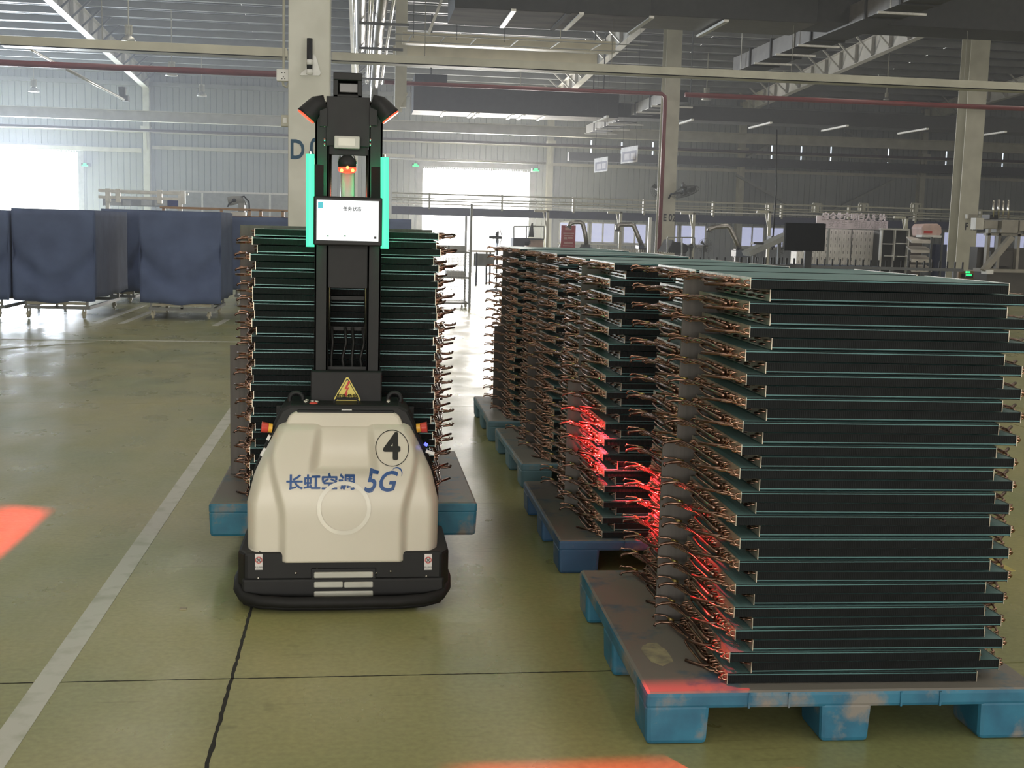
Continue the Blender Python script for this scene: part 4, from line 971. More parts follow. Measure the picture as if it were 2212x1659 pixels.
# hanging notice cards
for (x0_, y0_, x1_, y1_, d, lb) in ((1301, 334, 1313, 373, 30, 'hanging white notice card, lower and left of the pair'), (1361, 310, 1378, 353, 30, 'hanging white notice card, higher and right of the pair')):
    a, b = at(x0_, y1_ - 4, d), at(x1_, y0_ + 4, d + 0); dy = 1.1
    t = thing('hanging_notice', lb, 'notice', (a.x, d, a.z), 'hanging notice cards')
    def card(f0, f1, g0, g1, off, nm, mt):
        X0, X1 = a.x + (b.x - a.x) * f0, a.x + (b.x - a.x) * f1; Y0, Y1 = d + dy * (1 - f0) - off, d + dy * (1 - f1) - off; Z0, Z1 = a.z + (b.z - a.z) * g0, a.z + (b.z - a.z) * g1
        m = MB(); nn = Vector((dy, (b.x - a.x), 0)).normalized() * .006
        for s_ in (0, 1): m.v += [(X0 + nn.x * s_, Y0 + nn.y * s_, Z0), (X1 + nn.x * s_, Y1 + nn.y * s_, Z0), (X1 + nn.x * s_, Y1 + nn.y * s_, Z1), (X0 + nn.x * s_, Y0 + nn.y * s_, Z1)]
        m.f = [(0, 1, 2, 3), (7, 6, 5, 4), (0, 4, 5, 1), (1, 5, 6, 2), (2, 6, 7, 3), (3, 7, 4, 0)]; m.m = [0] * 6; m.build(nm, mt, t)
    card(0, 1, 0, 1, 0, 'card', mat('card_white', (.85, .82, .82), .5)); card(.08, .92, .10, .72, .015, 'printed_panel', mat('card_print', (.30, .26, .32), .5))
    card(.2, .5, .2, .58, .03, 'printed_block', mat('card_pale', (.72, .66, .68), .5)); card(.58, .85, .2, .58, .03, 'printed_block', MATS['card_pale'])
    for f_ in (.1, .9): MB().tube([(a.x + (b.x - a.x) * f_, d + dy * (1 - f_), b.z), (a.x + (b.x - a.x) * f_, d + dy * (1 - f_), roof_z(30) - .5)], .003, 4).build('string', DKGREY, t)
# hanging cable between the right-hand columns
pipe('drop_cable', 'thin dark cable hanging from the roof to the bench right of the first column', 'cable', [at(1678, 280, 27), at(1676, 420, 27), at(1668, 540, 27)], .018, BLACK)
for q, (x_, y0_) in enumerate(((1875, 100), (1885, 100), (1897, 100), (1903, 100))): pass

# ================================================================== CURTAINED CARTS (left)
def cloth_panel(m, p0, p1, z0, z1, sag=.0, wav=.015, seed=0, n_=26, k_=14, fold=0.):
    """hanging cloth from p0 to p1 (x, y), top z1, hem z0, with soft waves"""
    R_ = random.Random(seed); ph = [R_.random() * 6 for _ in range(4)]
    p0, p1 = Vector((*p0, 0)), Vector((*p1, 0)); t = p1 - p0; L_ = t.length; nn = Vector((t.y, -t.x, 0)).normalized(); b = len(m.v)
    for j in range(k_ + 1):
        v = j / k_
        for i in range(n_ + 1):
            u = i / n_
            w = wav * (.25 + v) * (math.sin(u * 9 + ph[0] + v * 2) * .6 + math.sin(u * 23 + ph[1]) * .25) + fold * math.exp(-((u - .5) ** 2 + (v - .95) ** 2) * 9) - fold * .7 * math.exp(-((v - .80 + (u - .5) ** 2 * 1.3) ** 2) * 160)
            hem = z0 - sag * math.sin(math.pi * u) * v + .01 * math.sin(u * 14 + ph[2]) * v
            p = p0 + t * u + nn * w; m.v.append((p.x, p.y, z1 + (hem - z1) * v))
    for j in range(k_):
        for i in range(n_): a = b + j * (n_ + 1) + i; m.f.append((a, a + n_ + 1, a + n_ + 2, a + 1)); m.m.append(0)
def cart(x0, x1, y0, y1, ztop, zdeck, label, clabel, seed, hem=None, casters=True, cm=CLOTH):
    t = thing('curtained_cart', label, 'cart', ((x0 + x1) / 2, y0, 0), 'wheeled carts under navy cloths')
    fr = MB()
    for y_ in (y0, y1): fr.bar((x0, y_, zdeck), (x1, y_, zdeck), .04, .05)
    for x_ in (x0, x1): fr.bar((x_, y0, zdeck), (x_, y1, zdeck), .04, .05)
    fr.build('deck_frame', GREY, t)
    for x_ in (x0 + .02, x1 - .02):
        for y_ in (y0, y1): MB().bar((x_, y_, zdeck), (x_, y_, ztop - .02), .035, .035).build('post', GREY, t)
    MB().bar((x0 + (x1 - x0) / 2, y0, zdeck), (x0 + (x1 - x0) / 2, y0, zdeck + .2), .04, .04).build('post', GREY, t)
    for f0, f1 in ((.04, .48), (.52, .96)): MB().box(x0 + (x1 - x0) * f0, x0 + (x1 - x0) * f1, y0 - .03, y0 + .01, zdeck + .045, zdeck + .085).build('cream_rail', CREAMBAR, t)
    for x_ in (x0 + .06, x1 - .06):
        for y_ in (y0 + .05, y1 - .05):
            c = MB().lathe([(0, -.02), (.052, -.018), (.058, 0), (.052, .018), (0, .02)], (x_ - .02, y_, .058), 'x', 14); c.bar((x_ - .05, y_, .055), (x_ - .03, y_, zdeck - .02), .012, .06).bar((x_ + .01, y_, .055), (x_ + .0, y_, zdeck - .02), .012, .06)
            c.build('caster', CREAMBAR, t, bevel=0)
    m = MB(); e = .13; hm = hem or zdeck + .12
    cloth_panel(m, (x0 - e, y0 - e), (x1 + e, y0 - e), hm, ztop, .03, .022, seed, fold=.14)
    cloth_panel(m, (x1 + e, y0 - e), (x1 + e, y1 + e), hm + .04, ztop, .01, .012, seed + 1); cloth_panel(m, (x0 - e, y1 + e), (x0 - e, y0 - e), hm + .04, ztop, .01, .012, seed + 2)
    cloth_panel(m, (x1 + e, y1 + e), (x0 - e, y1 + e), hm + .04, ztop, .0, .012, seed + 3)
    b = len(m.v); N_ = 10
    for j in range(N_ + 1):
        for i in range(N_ + 1):
            u, v = i / N_, j / N_; m.v.append((x0 - e + (x1 - x0 + 2 * e) * u, y0 - e + (y1 - y0 + 2 * e) * v, ztop - .03 * math.sin(math.pi * u) * math.sin(math.pi * v) * (1 + .5 * math.sin(v * 9))))
    for j in range(N_):
        for i in range(N_): a = b + j * (N_ + 1) + i; m.f.append((a, a + 1, a + N_ + 2, a + N_ + 1)); m.m.append(0)
    o = m.build('cloth_cover', cm, smooth=True); sd = o.modifiers.new('thick', 'SOLIDIFY'); sd.thickness = .006
    tag(o, clabel, 'cloth', 'navy cloths over the carts')
    for q in range(3):
        z_ = zdeck + .3 + q * .35
        if z_ < ztop - .2: MB().box(x0 + .04, x1 - .04, y0 + .04, y1 - .04, z_, z_ + .02).build('shelf', DKGREY, t)
dC = 19.3
def cartpx(a, b, ytop, ydeck, d, dep, *r_, **k_):
    p, q = at(a, (ytop + ydeck) / 2, d), at(b, (ytop + ydeck) / 2, d); cart(p.x + .09, q.x - .09, d, d + dep, at((a + b) / 2, ytop, d).z, at((a + b) / 2, ydeck, d).z, *r_, **k_)
cartpx(-140, 18, 452, 662, 19.2, 2.4, 'wheeled cart cut off by the left picture edge', 'navy cloth on the cart at the left picture edge', 3)
cartpx(38, 203, 452, 664, 19.25, 2.4, 'wheeled cart second from the left, under the bright left door', 'navy cloth of the second cart, hazy, below the bright left door', 7)
cartpx(310, 474, 456, 668, 19.5, 1.5, 'wheeled cart nearest the robot among the front carts, white line at its wheels', 'navy cloth of the third cart with a curved fold near its hem', 12)
cartpx(498, 640, 469, 640, 23.0, 1.6, 'wheeled cart farther back, half hidden by the copper ends left of the robot', 'navy cloth with a sagging top beside the lettered column', 17)
cartpx(228, 300, 452, 640, 23.2, 1.6, 'wheeled cart standing farther back between the two front carts', 'dark navy cloth farther back between the front carts', 21)
cartpx(820, 884, 473, 600, 30.0, 1.6, 'wheeled cart far behind, seen right of the robot screen', 'navy cloth on the far cart right of the robot screen', 25)
tag(MB().px(502, 470, 520, 540, 22.9, .01).build('grey_cloth', CLOTHG), 'faded grey cloth strip hanging at the corner of the farther navy cart', 'cloth')

# ================================================================== THINGS BEHIND THE CARTS
t = thing('orange_rail', 'orange guard rail behind the carts left of the lettered column', 'rail', at(480, 455, 27))
a, b = at(345, 450, 27), at(622, 458, 27); MB().box(a.x, b.x, 27, 27.08, b.z + .0, b.z + .05).build('top_rail', ORANGE, t)
MB().box(at(475, 455, 27).x, b.x, 27, 27.08, b.z - .16, b.z - .11).build('middle_rail', ORANGE, t)
for px_ in (350, 475, 536, 560, 608): x = at(px_, 455, 27).x; MB().box(x, x + .06, 27, 27.08, 0, b.z + .02).build('rail_post', ORANGE, t)
t = thing('white_gantry', 'pale double-rail gantry frame above the navy carts at left', 'gantry', at(300, 425, 28))
a, b = at(212, 413, 28), at(393, 421, 28); zz = at(300, 417, 28).z
for dy, dz in ((0, 0), (0, -.14)): MB().box(a.x, b.x, 28 + dy, 28.08, zz + dz, zz + dz + .06).build('gantry_rail', WHITE, t)
MB().box(a.x, b.x, 29, 29.08, zz, zz + .06).build('gantry_rail', WHITE, t)
for px_ in (228, 250, 340, 390): p = at(px_, 425, 28); MB().box(p.x, p.x + .1, 27.95, 28.1, zz - .22, zz + .08).build('hoist_block', WHITE, t, bevel=.01)
for px_ in (228, 385): p = at(px_, 425, 28.5); MB().box(p.x, p.x + .08, 28.5, 28.58, 0, zz).build('gantry_leg', WHITE, t)
t = thing('notice_board', 'row of pale notices with a navy end hung under the gantry', 'notice', at(310, 440, 29))
MB().px(222, 431, 394, 446, 29.2, .02).build('board', mat('board_pale', (.42, .46, .56), .6), t); MB().px(362, 432, 394, 446, 29.18, .02).build('navy_end', mat('board_navy', (.06, .08, .25), .6), t)
for a_, b_ in ((238, 262), (265, 283), (305, 328), (334, 360)): MB().px(a_, 433, b_, 444, 29.18, .01).build('notice_sheet', mat('sheet_pale', (.62, .66, .74), .6), t)
t = thing('welding_robot', 'grey welding arm head with black hoses above the orange rail', 'robot arm', at(515, 440, 27.8))
p = at(505, 433, 27.8); MB().tube([p + Vector((-.12, 0, -.02)), p, p + Vector((.12, .1, .02)), p + Vector((.2, .1, -.12))], .10, 12).build('arm_head', GREY, t, smooth=True)
MB().lathe([(0, -.03), (.045, -.02), (.045, .05), (0, .05)], tuple(p + Vector((.02, -.10, -.0))), 'y', 12).build('arm_joint', BLACK, t)
MB().tube([p + Vector((.1, .05, .06)), p + Vector((.22, .05, .10)), p + Vector((.33, .05, -.02)), p + Vector((.34, .05, -.2)), p + Vector((.30, .05, -.34))], .02, 6).build('hose', BLACK, t, smooth=True)
MB().tube([p + Vector((.01, -.12, 0)), p + Vector((-.1, -.14, -.09)), p + Vector((-.12, -.14, -.15))], .018, 6).build('torch', BLACK, t, smooth=True)
MB().box(p.x + .1, p.x + .24, 27.75, 27.95, 0, p.z - .05).build('arm_column', GREY, t); MB().px(498, 458, 530, 468, 27.6, .3).build('arm_base', WHITE, t)
t = thing('partition', 'low grey partition along the far wall with silver top rails, left', 'partition', at(520, 440, 47))
MB().box(at(366, 430, 47).x, at(640, 430, 47).x, 47, 47.1, 0, at(500, 416, 47).z).build('partition_sheet', GREY, t)
MB().box(at(366, 430, 47).x, at(640, 430, 47).x, 46.95, 47.0, at(500, 418, 47).z, at(500, 414, 47).z).build('top_rail', GALV, t)
for px_ in (437, 583): MB().px(px_ - 2, 417, px_ + 2, 480, 46.9, .06).build('partition_post', WHITE, t)
# ================================================================== OVERHEAD LINE AND WORKSHOP AT RIGHT
d0 = 40.0
t = thing('busbar_line', 'navy busbar trunking with pale rails spanning the far hall in front of the door', 'busbar', at(1300, 468, d0))
zb_ = at(1300, 475, d0).z; xa, xz = at(846, 460, d0).x, at(2160, 470, d0).x + 2
MB().box(xa, xz, d0, d0 + .12, zb_, zb_ + .26).build('navy_trunking', NAVYDUCT, t)
for dz, h_, mt in ((.34, .035, GALV), (.44, .04, BEIGE), (.52, .035, BEIGE), (.66, .05, BEIGE)): MB().box(xa, xz, d0 - .05, d0 + .08, zb_ + dz, zb_ + dz + h_).build('service_rail', mt, t)
for q in range(12): x = xa + 1.2 + q * 2.4; MB().box(x, x + .06, d0 - .06, d0 + .1, zb_ + .2, zb_ + .72).build('rail_bracket', BEIGE, t)
for px_ in (1005, ): x = at(px_, 470, d0).x; MB().box(x, x + .07, d0, d0 + .07, 0, zb_).build('support_post', GREY, t)
def lpost(px_, ytop, d, lb):
    """post with a short arm and brace at its head"""
    p = at(px_, ytop, d); t = thing('bracket_post', lb, 'post', (p.x, d, 0), 'pale posts with bracket arms')
    MB().box(p.x - .038, p.x + .038, d, d + .08, 0, p.z).build('post', BEIGE, t, bevel=.004); MB().box(p.x - .38, p.x + .04, d, d + .07, p.z - .06, p.z).build('arm', BEIGE, t, bevel=.004)
    MB().bar((p.x - .12, d + .04, p.z - .05), (p.x - .03, d + .04, p.z - .45), .035, .035).build('brace', BEIGE, t)
lpost(1184, 454, 33, 'bracket post beside the red poster, first right of the door')
lpost(1342, 457, 33, 'bracket post in front of the far windows, left of the first column')
lpost(1500, 459, 33, 'bracket post right of the first column, dark lower half')
lpost(1664, 456, 33, 'bracket post just left of the black display')
lpost(1960, 468, 33, 'bracket post above the shelf cabinet')
tag(MB().px(1401, 470, 1407, 560, 32, .08).build('white_post', WHITE), 'plain white post just left of the first column', 'post')
tag(MB().px(1016, 440, 1021, 670, 23.4, .06).build('aisle_post', GREY), 'thin grey post standing in the bright doorway by the wire cage', 'post')
# square yokes on top of the rail
for x_, lb in ((1665, 'square pale yoke on the rail at the hanging cable'), (1765, 'square pale yoke on the rail above the display'), (1865, 'square pale yoke on the rail above the white lettering'), (1978, 'square pale yoke on the rail above the shelf rack')):
    t = thing('rail_yoke', lb, 'yoke', at(x_, 453, 40)); p = at(x_ - 9, 440, 40); q = at(x_ + 9, 458, 40)
    MB().bar((p.x, 40, q.z), (p.x, 40, p.z), .05).bar((p.x, 40, p.z), (q.x, 40, p.z), .05).bar((q.x, 40, p.z), (q.x, 40, q.z), .05).build('yoke_frame', BEIGE, t); MB().box((p.x + q.x) / 2 - .08, (p.x + q.x) / 2 + .04, 39.9, 40.1, q.z + .0, p.z - .03).build('yoke_block', BEIGE, t)
# red poster stand
t = thing('poster_stand', 'red poster stand with pale print in front of the first far window', 'poster', at(1226, 540, 31))
MB().px(1212, 487, 1243, 537, 31, .02).build('poster', mat('poster_red', (.42, .05, .06), .5), t)
for a_ in ((1221, 492, 1235, 497), (1217, 503, 1240, 505), (1219, 508, 1238, 510), (1218, 512, 1225, 517), (1227, 512, 1237, 516), (1218, 522, 1226, 527), (1227, 523, 1238, 527), (1216, 530, 1238, 532)): MB().px(*a_, 30.98, .005).build('print_line', mat('poster_print', (.62, .35, .32), .5), t)
MB().bar(at(1213, 520, 31.1), at(1206, 541, 31.6), .03).bar(at(1212, 538, 31), at(1243, 540, 31), .05).build('stand_leg', WHITE, t); MB().box(at(1226, 500, 31).x - .02, at(1226, 500, 31).x + .02, 31.03, 31.07, 0, 1.5).build('stand_pole', GREY, t)
# fume extraction arms
def arm(name, lb, pts, d, r_, base):
    t = thing(name, lb, 'extraction arm', at(pts[-1][0], pts[-1][1], d), 'silver fume extraction arms'); P3 = [at(x_, y_, d) for x_, y_ in pts]
    MB().tube([P3[0], P3[0] + (P3[1] - P3[0]) * .3], r_ * 1.6, 10, r1=r_).build('hood', DKGREY, t, smooth=True); MB().tube(P3, r_, 10).build('hose', FOIL, t, smooth=True)
    MB().px(*base, d - .1, .4).build('arm_base', mat('arm_navy', (.06, .08, .12), .5), t, bevel=.01); p = P3[-1]; MB().box(p.x - .1, p.x + .1, d, d + .2, 0, p.z).build('pedestal', DKGREY, t)
arm('extraction_arm', 'silver extraction arm bending over the red poster', [(1228, 492), (1232, 483), (1240, 480), (1254, 480), (1259, 484), (1264, 505), (1267, 528)], 30, .055, (1258, 534, 1280, 543))
arm('extraction_arm', 'silver extraction arm reaching left in front of the third far window', [(1334, 500), (1335, 488), (1340, 485), (1362, 485), (1369, 488), (1378, 510), (1388, 535)], 30.5, .06, (1380, 530, 1391, 538))
arm('extraction_arm', 'long silver extraction arm right of the big floor fan', [(1531, 501), (1533, 494), (1545, 490), (1571, 488), (1577, 493), (1588, 515), (1598, 538)], 29, .06, (1590, 541, 1620, 555))
# picket guard
pk = mat('picket_cream', (.55, .53, .46), .5)
for (xa_, ya_, xb2, yb2, n_, d, mt, w_, hpx, lb) in ((1288, 531, 1456, 546, 44, 24, pk, 2.1, 12, 'row of pale machine guide pins behind the second stack'), (1478, 556, 1690, 556, 13, 23, BLACK, 3.2, 20, 'row of dark guide pins below the floor fans'), (1600, 555, 2080, 566, 30, 20, BLACK, 4.0, 22, 'row of dark guide pins in front of the lockers and shelves')):
    t = thing('guide_pin_row', lb, 'guide rail', at((xa_ + xb2) / 2, ya_, d))
    for q in range(n_):
        x_ = xa_ + (xb2 - xa_) * q / (n_ - 1); y_ = ya_ + (yb2 - ya_) * q / (n_ - 1); p = at(x_, y_, d); r_ = w_ / F * d / 2
        m = MB().tube([p, (p.x, p.y, p.z - hpx / F * d)], r_, 6); m.build('guide_pin', mt, t, smooth=False)
    a, b = at(xa_, ya_ + hpx * .8, d), at(xb2, yb2 + hpx * .8, d); m = MB().bar((a.x, d, (a.z + b.z) / 2), (b.x, d, (a.z + b.z) / 2), .05, .05)
    m.build('guide_rail', DKGREY if mt is BLACK else mt, t)
    for f_ in (.03, .35, .68, .97): x = a.x + (b.x - a.x) * f_; MB().box(x - .03, x + .03, d + .03, d + .09, 0, (a.z + b.z) / 2).build('rail_foot', DKGREY, t)
# fans
def fan(lb, x_, y_, d, rx, tilt, yaw, stand=None, rings=5):
    c = at(x_, y_, d); R_ = rx / F * d; t = thing('industrial_fan', lb, 'fan', (c.x, c.y, c.z)); M = Matrix.Translation(c) @ Matrix.Rotation(yaw, 4, 'Z') @ Matrix.Rotation(tilt, 4, 'X')
    def tr(o): o.data.transform(M); return o
    m = MB()
    for q in range(rings): r_ = R_ * (q + 1) / rings; m.tube([(r_ * math.cos(a * math.pi / 12), -.06 * (1 - (r_ / R_) ** 2) - .03, r_ * math.sin(a * math.pi / 12)) for a in range(25)], R_ * .012, 4, caps=False)
    for q in range(24): A = q * math.pi / 12; m.bar((R_ * .15 * math.cos(A), -.09, R_ * .15 * math.sin(A)), (R_ * math.cos(A), -.03, R_ * math.sin(A)), R_ * .012)
    for q in range(24): A = q * math.pi / 12; m.bar((R_ * .15 * math.cos(A), .12, R_ * .15 * math.sin(A)), (R_ * math.cos(A), -.01, R_ * math.sin(A)), R_ * .010)
    tr(stuff(m.build('fan_guard', DKGREY, t)))
    for q in range(3):
        A = q * 2.094 + .4; m = MB(); pts = [(R_ * .12, -.3), (R_ * .5, -.42), (R_ * .88, -.30), (R_ * .86, .32), (R_ * .4, .30), (R_ * .12, .2)]
        P3 = [Vector((a * math.cos(A + b), .02 + .10 * b, a * math.sin(A + b))) for a, b in pts]; m.face(P3); m.face([p + Vector((0, .008, 0)) for p in reversed(P3)]); tr(m.build('fan_blade', mat('fan_blade_grey', (.14, .15, .16), .4, .3), t))
    tr(MB().lathe([(0, -.10), (R_ * .13, -.09), (R_ * .15, .0), (R_ * .15, .16), (R_ * .12, .22), (0, .23)], (0, 0, 0), 'y', 12).build('motor', DKGREY, t, smooth=True))
    if stand == 'floor': MB().tube([c + Vector((0, .15, 0)), (c.x, c.y + .15, .03)], .025, 8).build('fan_pole', DKGREY, t); MB().lathe([(.25, 0), (.25, .03), (.03, .06)], (c.x, c.y + .15, 0), 'z', 16).build('fan_foot', DKGREY, t)
    if stand == 'wall': e = at(1447, 428, 30.2); MB().tube([c + Vector((-.05, .05, -.05)), Vector((e.x + .1, 30.0, e.z + .12)), Vector((e.x, 30.1, e.z + .1)), Vector((e.x, 30.3, e.z))], .025, 8).build('fan_bracket', BLACK, t, smooth=True)
fan('black wall fan tilted on the right side of the first column', 1480, 413, 29.7, 31, 1.15, .55, 'wall')
fan('wall fan facing the hall, partly hidden behind the first column', 1422, 410, 31.2, 18, .15, .1)
p = at(1422, 410, 31.4); tag(MB().bar((p.x, 31.4, p.z), (p.x + .4, 30.9, p.z - .1), .04).build('fan_arm', BLACK), 'short black arm joining the half-hidden fan to the first column', 'bracket')
fan('large round floor fan right of the grey bundle', 1524, 531, 27, 16, .0, -.5, 'floor')
fan('narrow floor fan just left of the large one', 1496, 533, 28, 11, .0, 1.0, 'floor', 4)
fan('round floor fan beside the black display', 1688, 537, 25, 13, .0, -.9, 'floor', 4)
# dark covered machine and bench frame by the fans
t = thing('covered_machine', 'dark cloth-covered machine at the foot of the first column', 'machine', at(1462, 540, 28))
pts = [(1439, 546), (1450, 528), (1454, 517), (1457, 523), (1472, 523), (1486, 530), (1488, 540), (1482, 547)]
m = MB().prism([(at(x_, y_, 28).x, at(x_, y_, 28).z) for x_, y_ in pts], 28, 28.9); m.build('machine_cover', mat('black_sheet', (.04, .042, .046), .8), t, bevel=.02); MB().px(1448, 546, 1480, 600, 28.1, .7).build('machine_body', DKGREY, t)
t = thing('bench_frame', 'thin pale bench frame in front of the window right of the first column', 'frame', at(1470, 530, 27.4))
for a_, b_ in (((1442, 513), (1500, 513)), ((1442, 513), (1442, 545)), ((1473, 513), (1473, 552)), ((1500, 513), (1500, 545))): MB().bar(at(*a_, 27.4), at(*b_, 27.4), .03).build('frame_tube', GREY, t)
p = at(1473, 552, 27.4); MB().bar(p, (p.x, p.y, 0), .05).build('frame_foot', GREY, t)
# black display on a stand
t = thing('display', 'large black display seen from the front on a stand', 'display', at(1740, 540, 19.5)); MB().px(1697, 482, 1783, 542, 19.5, .08).build('display_panel', mat('display_black', (.010, .011, .011), .8, spec=.08), t, bevel=.006)
p = at(1747, 542, 19.56); MB().box(p.x - .06, p.x + .06, 19.56, 19.62, 0, p.z + .1).build('display_stand', BLACK, t); MB().box(p.x - .4, p.x + .4, 19.3, 19.9, 0, .03).build('display_foot', BLACK, t)
# slogan board with cut-out letters, lockers
t = thing('slogan_board', 'pinkish white board with cut-out lettering above the white lockers', 'sign', at(1845, 495, 27)); PINK = mat('pinkish_board', (.88, .78, .86), .5)
m = MB().px(1782, 476, 1918, 495, 27, .04); m.build('board', PINK, t); MB().px(1764, 466, 1790, 482, 27.02, .03).build('board_end', PINK, t)
for px_ in (1790, 1910): p = at(px_, 480, 27.06); MB().box(p.x, p.x + .04, 27.04, 27.08, 0, p.z).build('board_post', GREY, t)
o = lettering('安全生产明白人驿站', .185, at(1846, 470, 26.98), PINK, t, .006, sx=.93, name='cut_letters'); sd = o.modifiers.new('t', 'SOLIDIFY'); sd.thickness = .03
o = lettering('安全生产明白人驿站', .17, at(1852, 486, 26.985), mat('pink_shadow', (.60, .53, .58), .5), t, .001, sx=.93, name='letter_shadow')  # shadow of the cut letters painted on the board as a darker copy
LK = mat('locker_white', (.88, .86, .83), .5); LKD = mat('locker_slot', (.30, .29, .28), .5); SHO = mat('paper_tag', (.80, .78, .74), .5)
t = thing('locker_cabinet', 'white locker cabinet with many small tagged doors', 'lockers', at(1840, 570, 27.4)); a, b = at(1752, 540, 27.4), at(1901, 540, 27.4); zt = at(1830, 496, 27.4).z
MB().box(a.x, b.x, 27.42, 27.9, .0, zt).build('locker_body', LK, t)
nc, nr = 16, 7
for i in range(nc):
    for j in range(nr):
        x0_, x1_ = a.x + (b.x - a.x) * i / nc, a.x + (b.x - a.x) * (i + 1) / nc; z0_, z1_ = zt - (j + 1) * .155, zt - j * .155
        dd = MB().box(x0_ + .006, x1_ - .006, 27.405, 27.42, z0_ + .008, z1_ - .008).build('locker_door', LK, t); MB().box((x0_ + x1_) / 2 - .01, (x0_ + x1_) / 2 + .006, 27.398, 27.406, z0_ + .05, z1_ - .04).build('tag_slot', LKD, dd)
x = at(1842, 540, 27.3).x; MB().box(x - .008, x + .008, 27.39, 27.41, .1, zt).build('centre_strip', DKGREY, t)
t = thing('locker_cabinet', 'low white locker cabinet stepping down under the black display', 'lockers', at(1740, 570, 27.2)); a, b = at(1722, 540, 27.2), at(1750, 540, 27.2); zt = at(1735, 544, 27.2).z
MB().box(a.x, b.x, 27.22, 27.6, 0, zt).build('locker_body', LK, t)
for i in range(3):
    for j in range(4): x0_ = a.x + (b.x - a.x) * i / 3; dd = MB().box(x0_ + .006, x0_ + (b.x - a.x) / 3 - .006, 27.205, 27.22, zt - (j + 1) * .155 + .008, zt - j * .155 - .008).build('locker_door', LK, t); MB().box(x0_ + .04, x0_ + .05, 27.2, 27.206, zt - j * .155 - .11, zt - j * .155 - .04).build('tag_slot', LKD, dd)
# blue bench under lockers
tag(MB().px(1700, 573, 1900, 600, 25, .6).build('blue_bench', mat('bench_blue', (.02, .05, .12), .5), bevel=.01), 'dark blue bench in front of the white lockers', 'bench')
# black cabinet with white frame
t = thing('shelf_cabinet', 'black open cabinet with a thin white frame and white shelf edges', 'cabinet', at(1935, 560, 26))
MB().px(1906, 497, 1963, 668, 26.1, .5).build('cabinet_body', mat('cabinet_black', (.02, .022, .022), .5), t); 
for a_ in ((1903, 494, 1965, 497), (1903, 497, 1906, 640), (1932, 497, 1934, 640), (1961, 497, 1964, 640)): MB().px(*a_, 26, .1).build('frame_bar', WHITE, t)
for a_ in ((1908, 526, 1930, 528), (1936, 525, 1960, 527), (1912, 552, 1931, 554), (1938, 553, 1960, 555), (1908, 577, 1930, 579)): MB().px(*a_, 26.02, .1).build('shelf_edge', WHITE, t)
MB().px(1965, 496, 1992, 610, 26.2, .5).build('cabinet_side', mat('cabinet_brown', (.12, .10, .09), .6), t)
# tray rack with tub
t = thing('tray_rack', 'dark rack of sloping pale trays right of the shelf cabinet', 'rack', at(2000, 600, 24.5))
for yy_ in (519, 540, 560, 581): 
    a, b = at(1969, yy_, 24.5), at(2013, yy_ + 7, 24.5); m = MB()
    m.v = [(a.x, 24.5, b.z), (b.x, 24.5, b.z), (b.x + .2, 25.2, b.z + .12), (a.x + .2, 25.2, b.z + .12), (a.x, 24.5, a.z), (b.x, 24.5, a.z), (b.x + .2, 25.2, b.z + .135), (a.x + .2, 25.2, b.z + .135)]
    m.f = [(3, 2, 1, 0), (4, 5, 6, 7), (0, 1, 5, 4), (1, 2, 6, 5), (2, 3, 7, 6), (3, 0, 4, 7)]; m.m = [0] * 6; m.build('tray', mat('tray_pale', (.68, .64, .60), .5), t)
for (px_, d) in ((2013, 24.48), (1966, 24.6), (2036, 25.25)): p = at(px_, 520, d); MB().box(p.x - .02, p.x + .02, d, d + .03, 0, at(px_, 512 if px_ > 2000 else 540, d).z).build('rack_post', DKGREY, t)
MB().px(2020, 528, 2044, 600, 25.4, .3).build('rack_bin', mat('bin_navy', (.02, .03, .08), .5), t)
t = thing('plastic_tub', 'pinkish white tub with red print on top of the tray rack', 'tub', at(2010, 513, 24.9))
pts = [(1993, 510), (1991, 492), (1996, 484), (2026, 483), (2034, 490), (2035, 503), (2030, 511)]
MB().prism([(at(x_, y_, 24.7).x, at(x_, y_, 24.7).z) for x_, y_ in pts], 24.7, 25.2).build('tub_body', mat('tub_pink', (.78, .56, .52), .4), t, bevel=.02); MB().px(1996, 499, 2014, 504, 24.69, .01).build('red_print', REDINK, t); MB().px(1992, 508, 2034, 513, 24.68, .3).build('tub_rim', WHITE, t)
# machinery at the far right
t = thing('press_machine', 'beige four-rod press machine right of the second column', 'machine', at(2170, 560, 22)); MC = mat('machine_beige', (.30, .28, .24), .5); MD = mat('machine_dark', (.075, .07, .062), .6)
for x_, y0_, y1_ in ((2146, 433, 470), (2157, 431, 470), (2167, 434, 470), (2178, 432, 472)): MB().tube([at(x_, y0_, 22), at(x_, y1_, 22)], .02, 8).build('press_rod', STEEL, t, smooth=True)
MB().px(2126, 476, 2156, 494, 22, .4).build('press_head', MC, t, bevel=.01); MB().px(2164, 475, 2200, 504, 21.9, .5).build('control_box', MC, t, bevel=.01); MB().px(2203, 476, 2260, 500, 21.9, .5).build('control_box', MC, t, bevel=.01); MB().px(2108, 471, 2125, 496, 22, .2).build('white_panel', mat('panel_offwhite', (.55, .53, .47), .5), t)
MB().px(2138, 464, 2156, 474, 22, .3).build('valve_block', BLACK, t)
MB().px(2130, 505, 2240, 510, 22.1, .1).build('cross_beam', MC, t)
for x_ in (2133, 2156, 2198): MB().px(x_, 490, x_ + 6, 640, 22.1, .1).build('machine_post', MC, t)
for x0_, y0_, x1_, y1_ in ((2110, 535, 2240, 585), (2140, 543, 2200, 575)): MB().px(x0_, y0_, x1_, y1_, 22.5 - (x0_ - 2110) * .01, .3).build('machine_panel', MD, t)
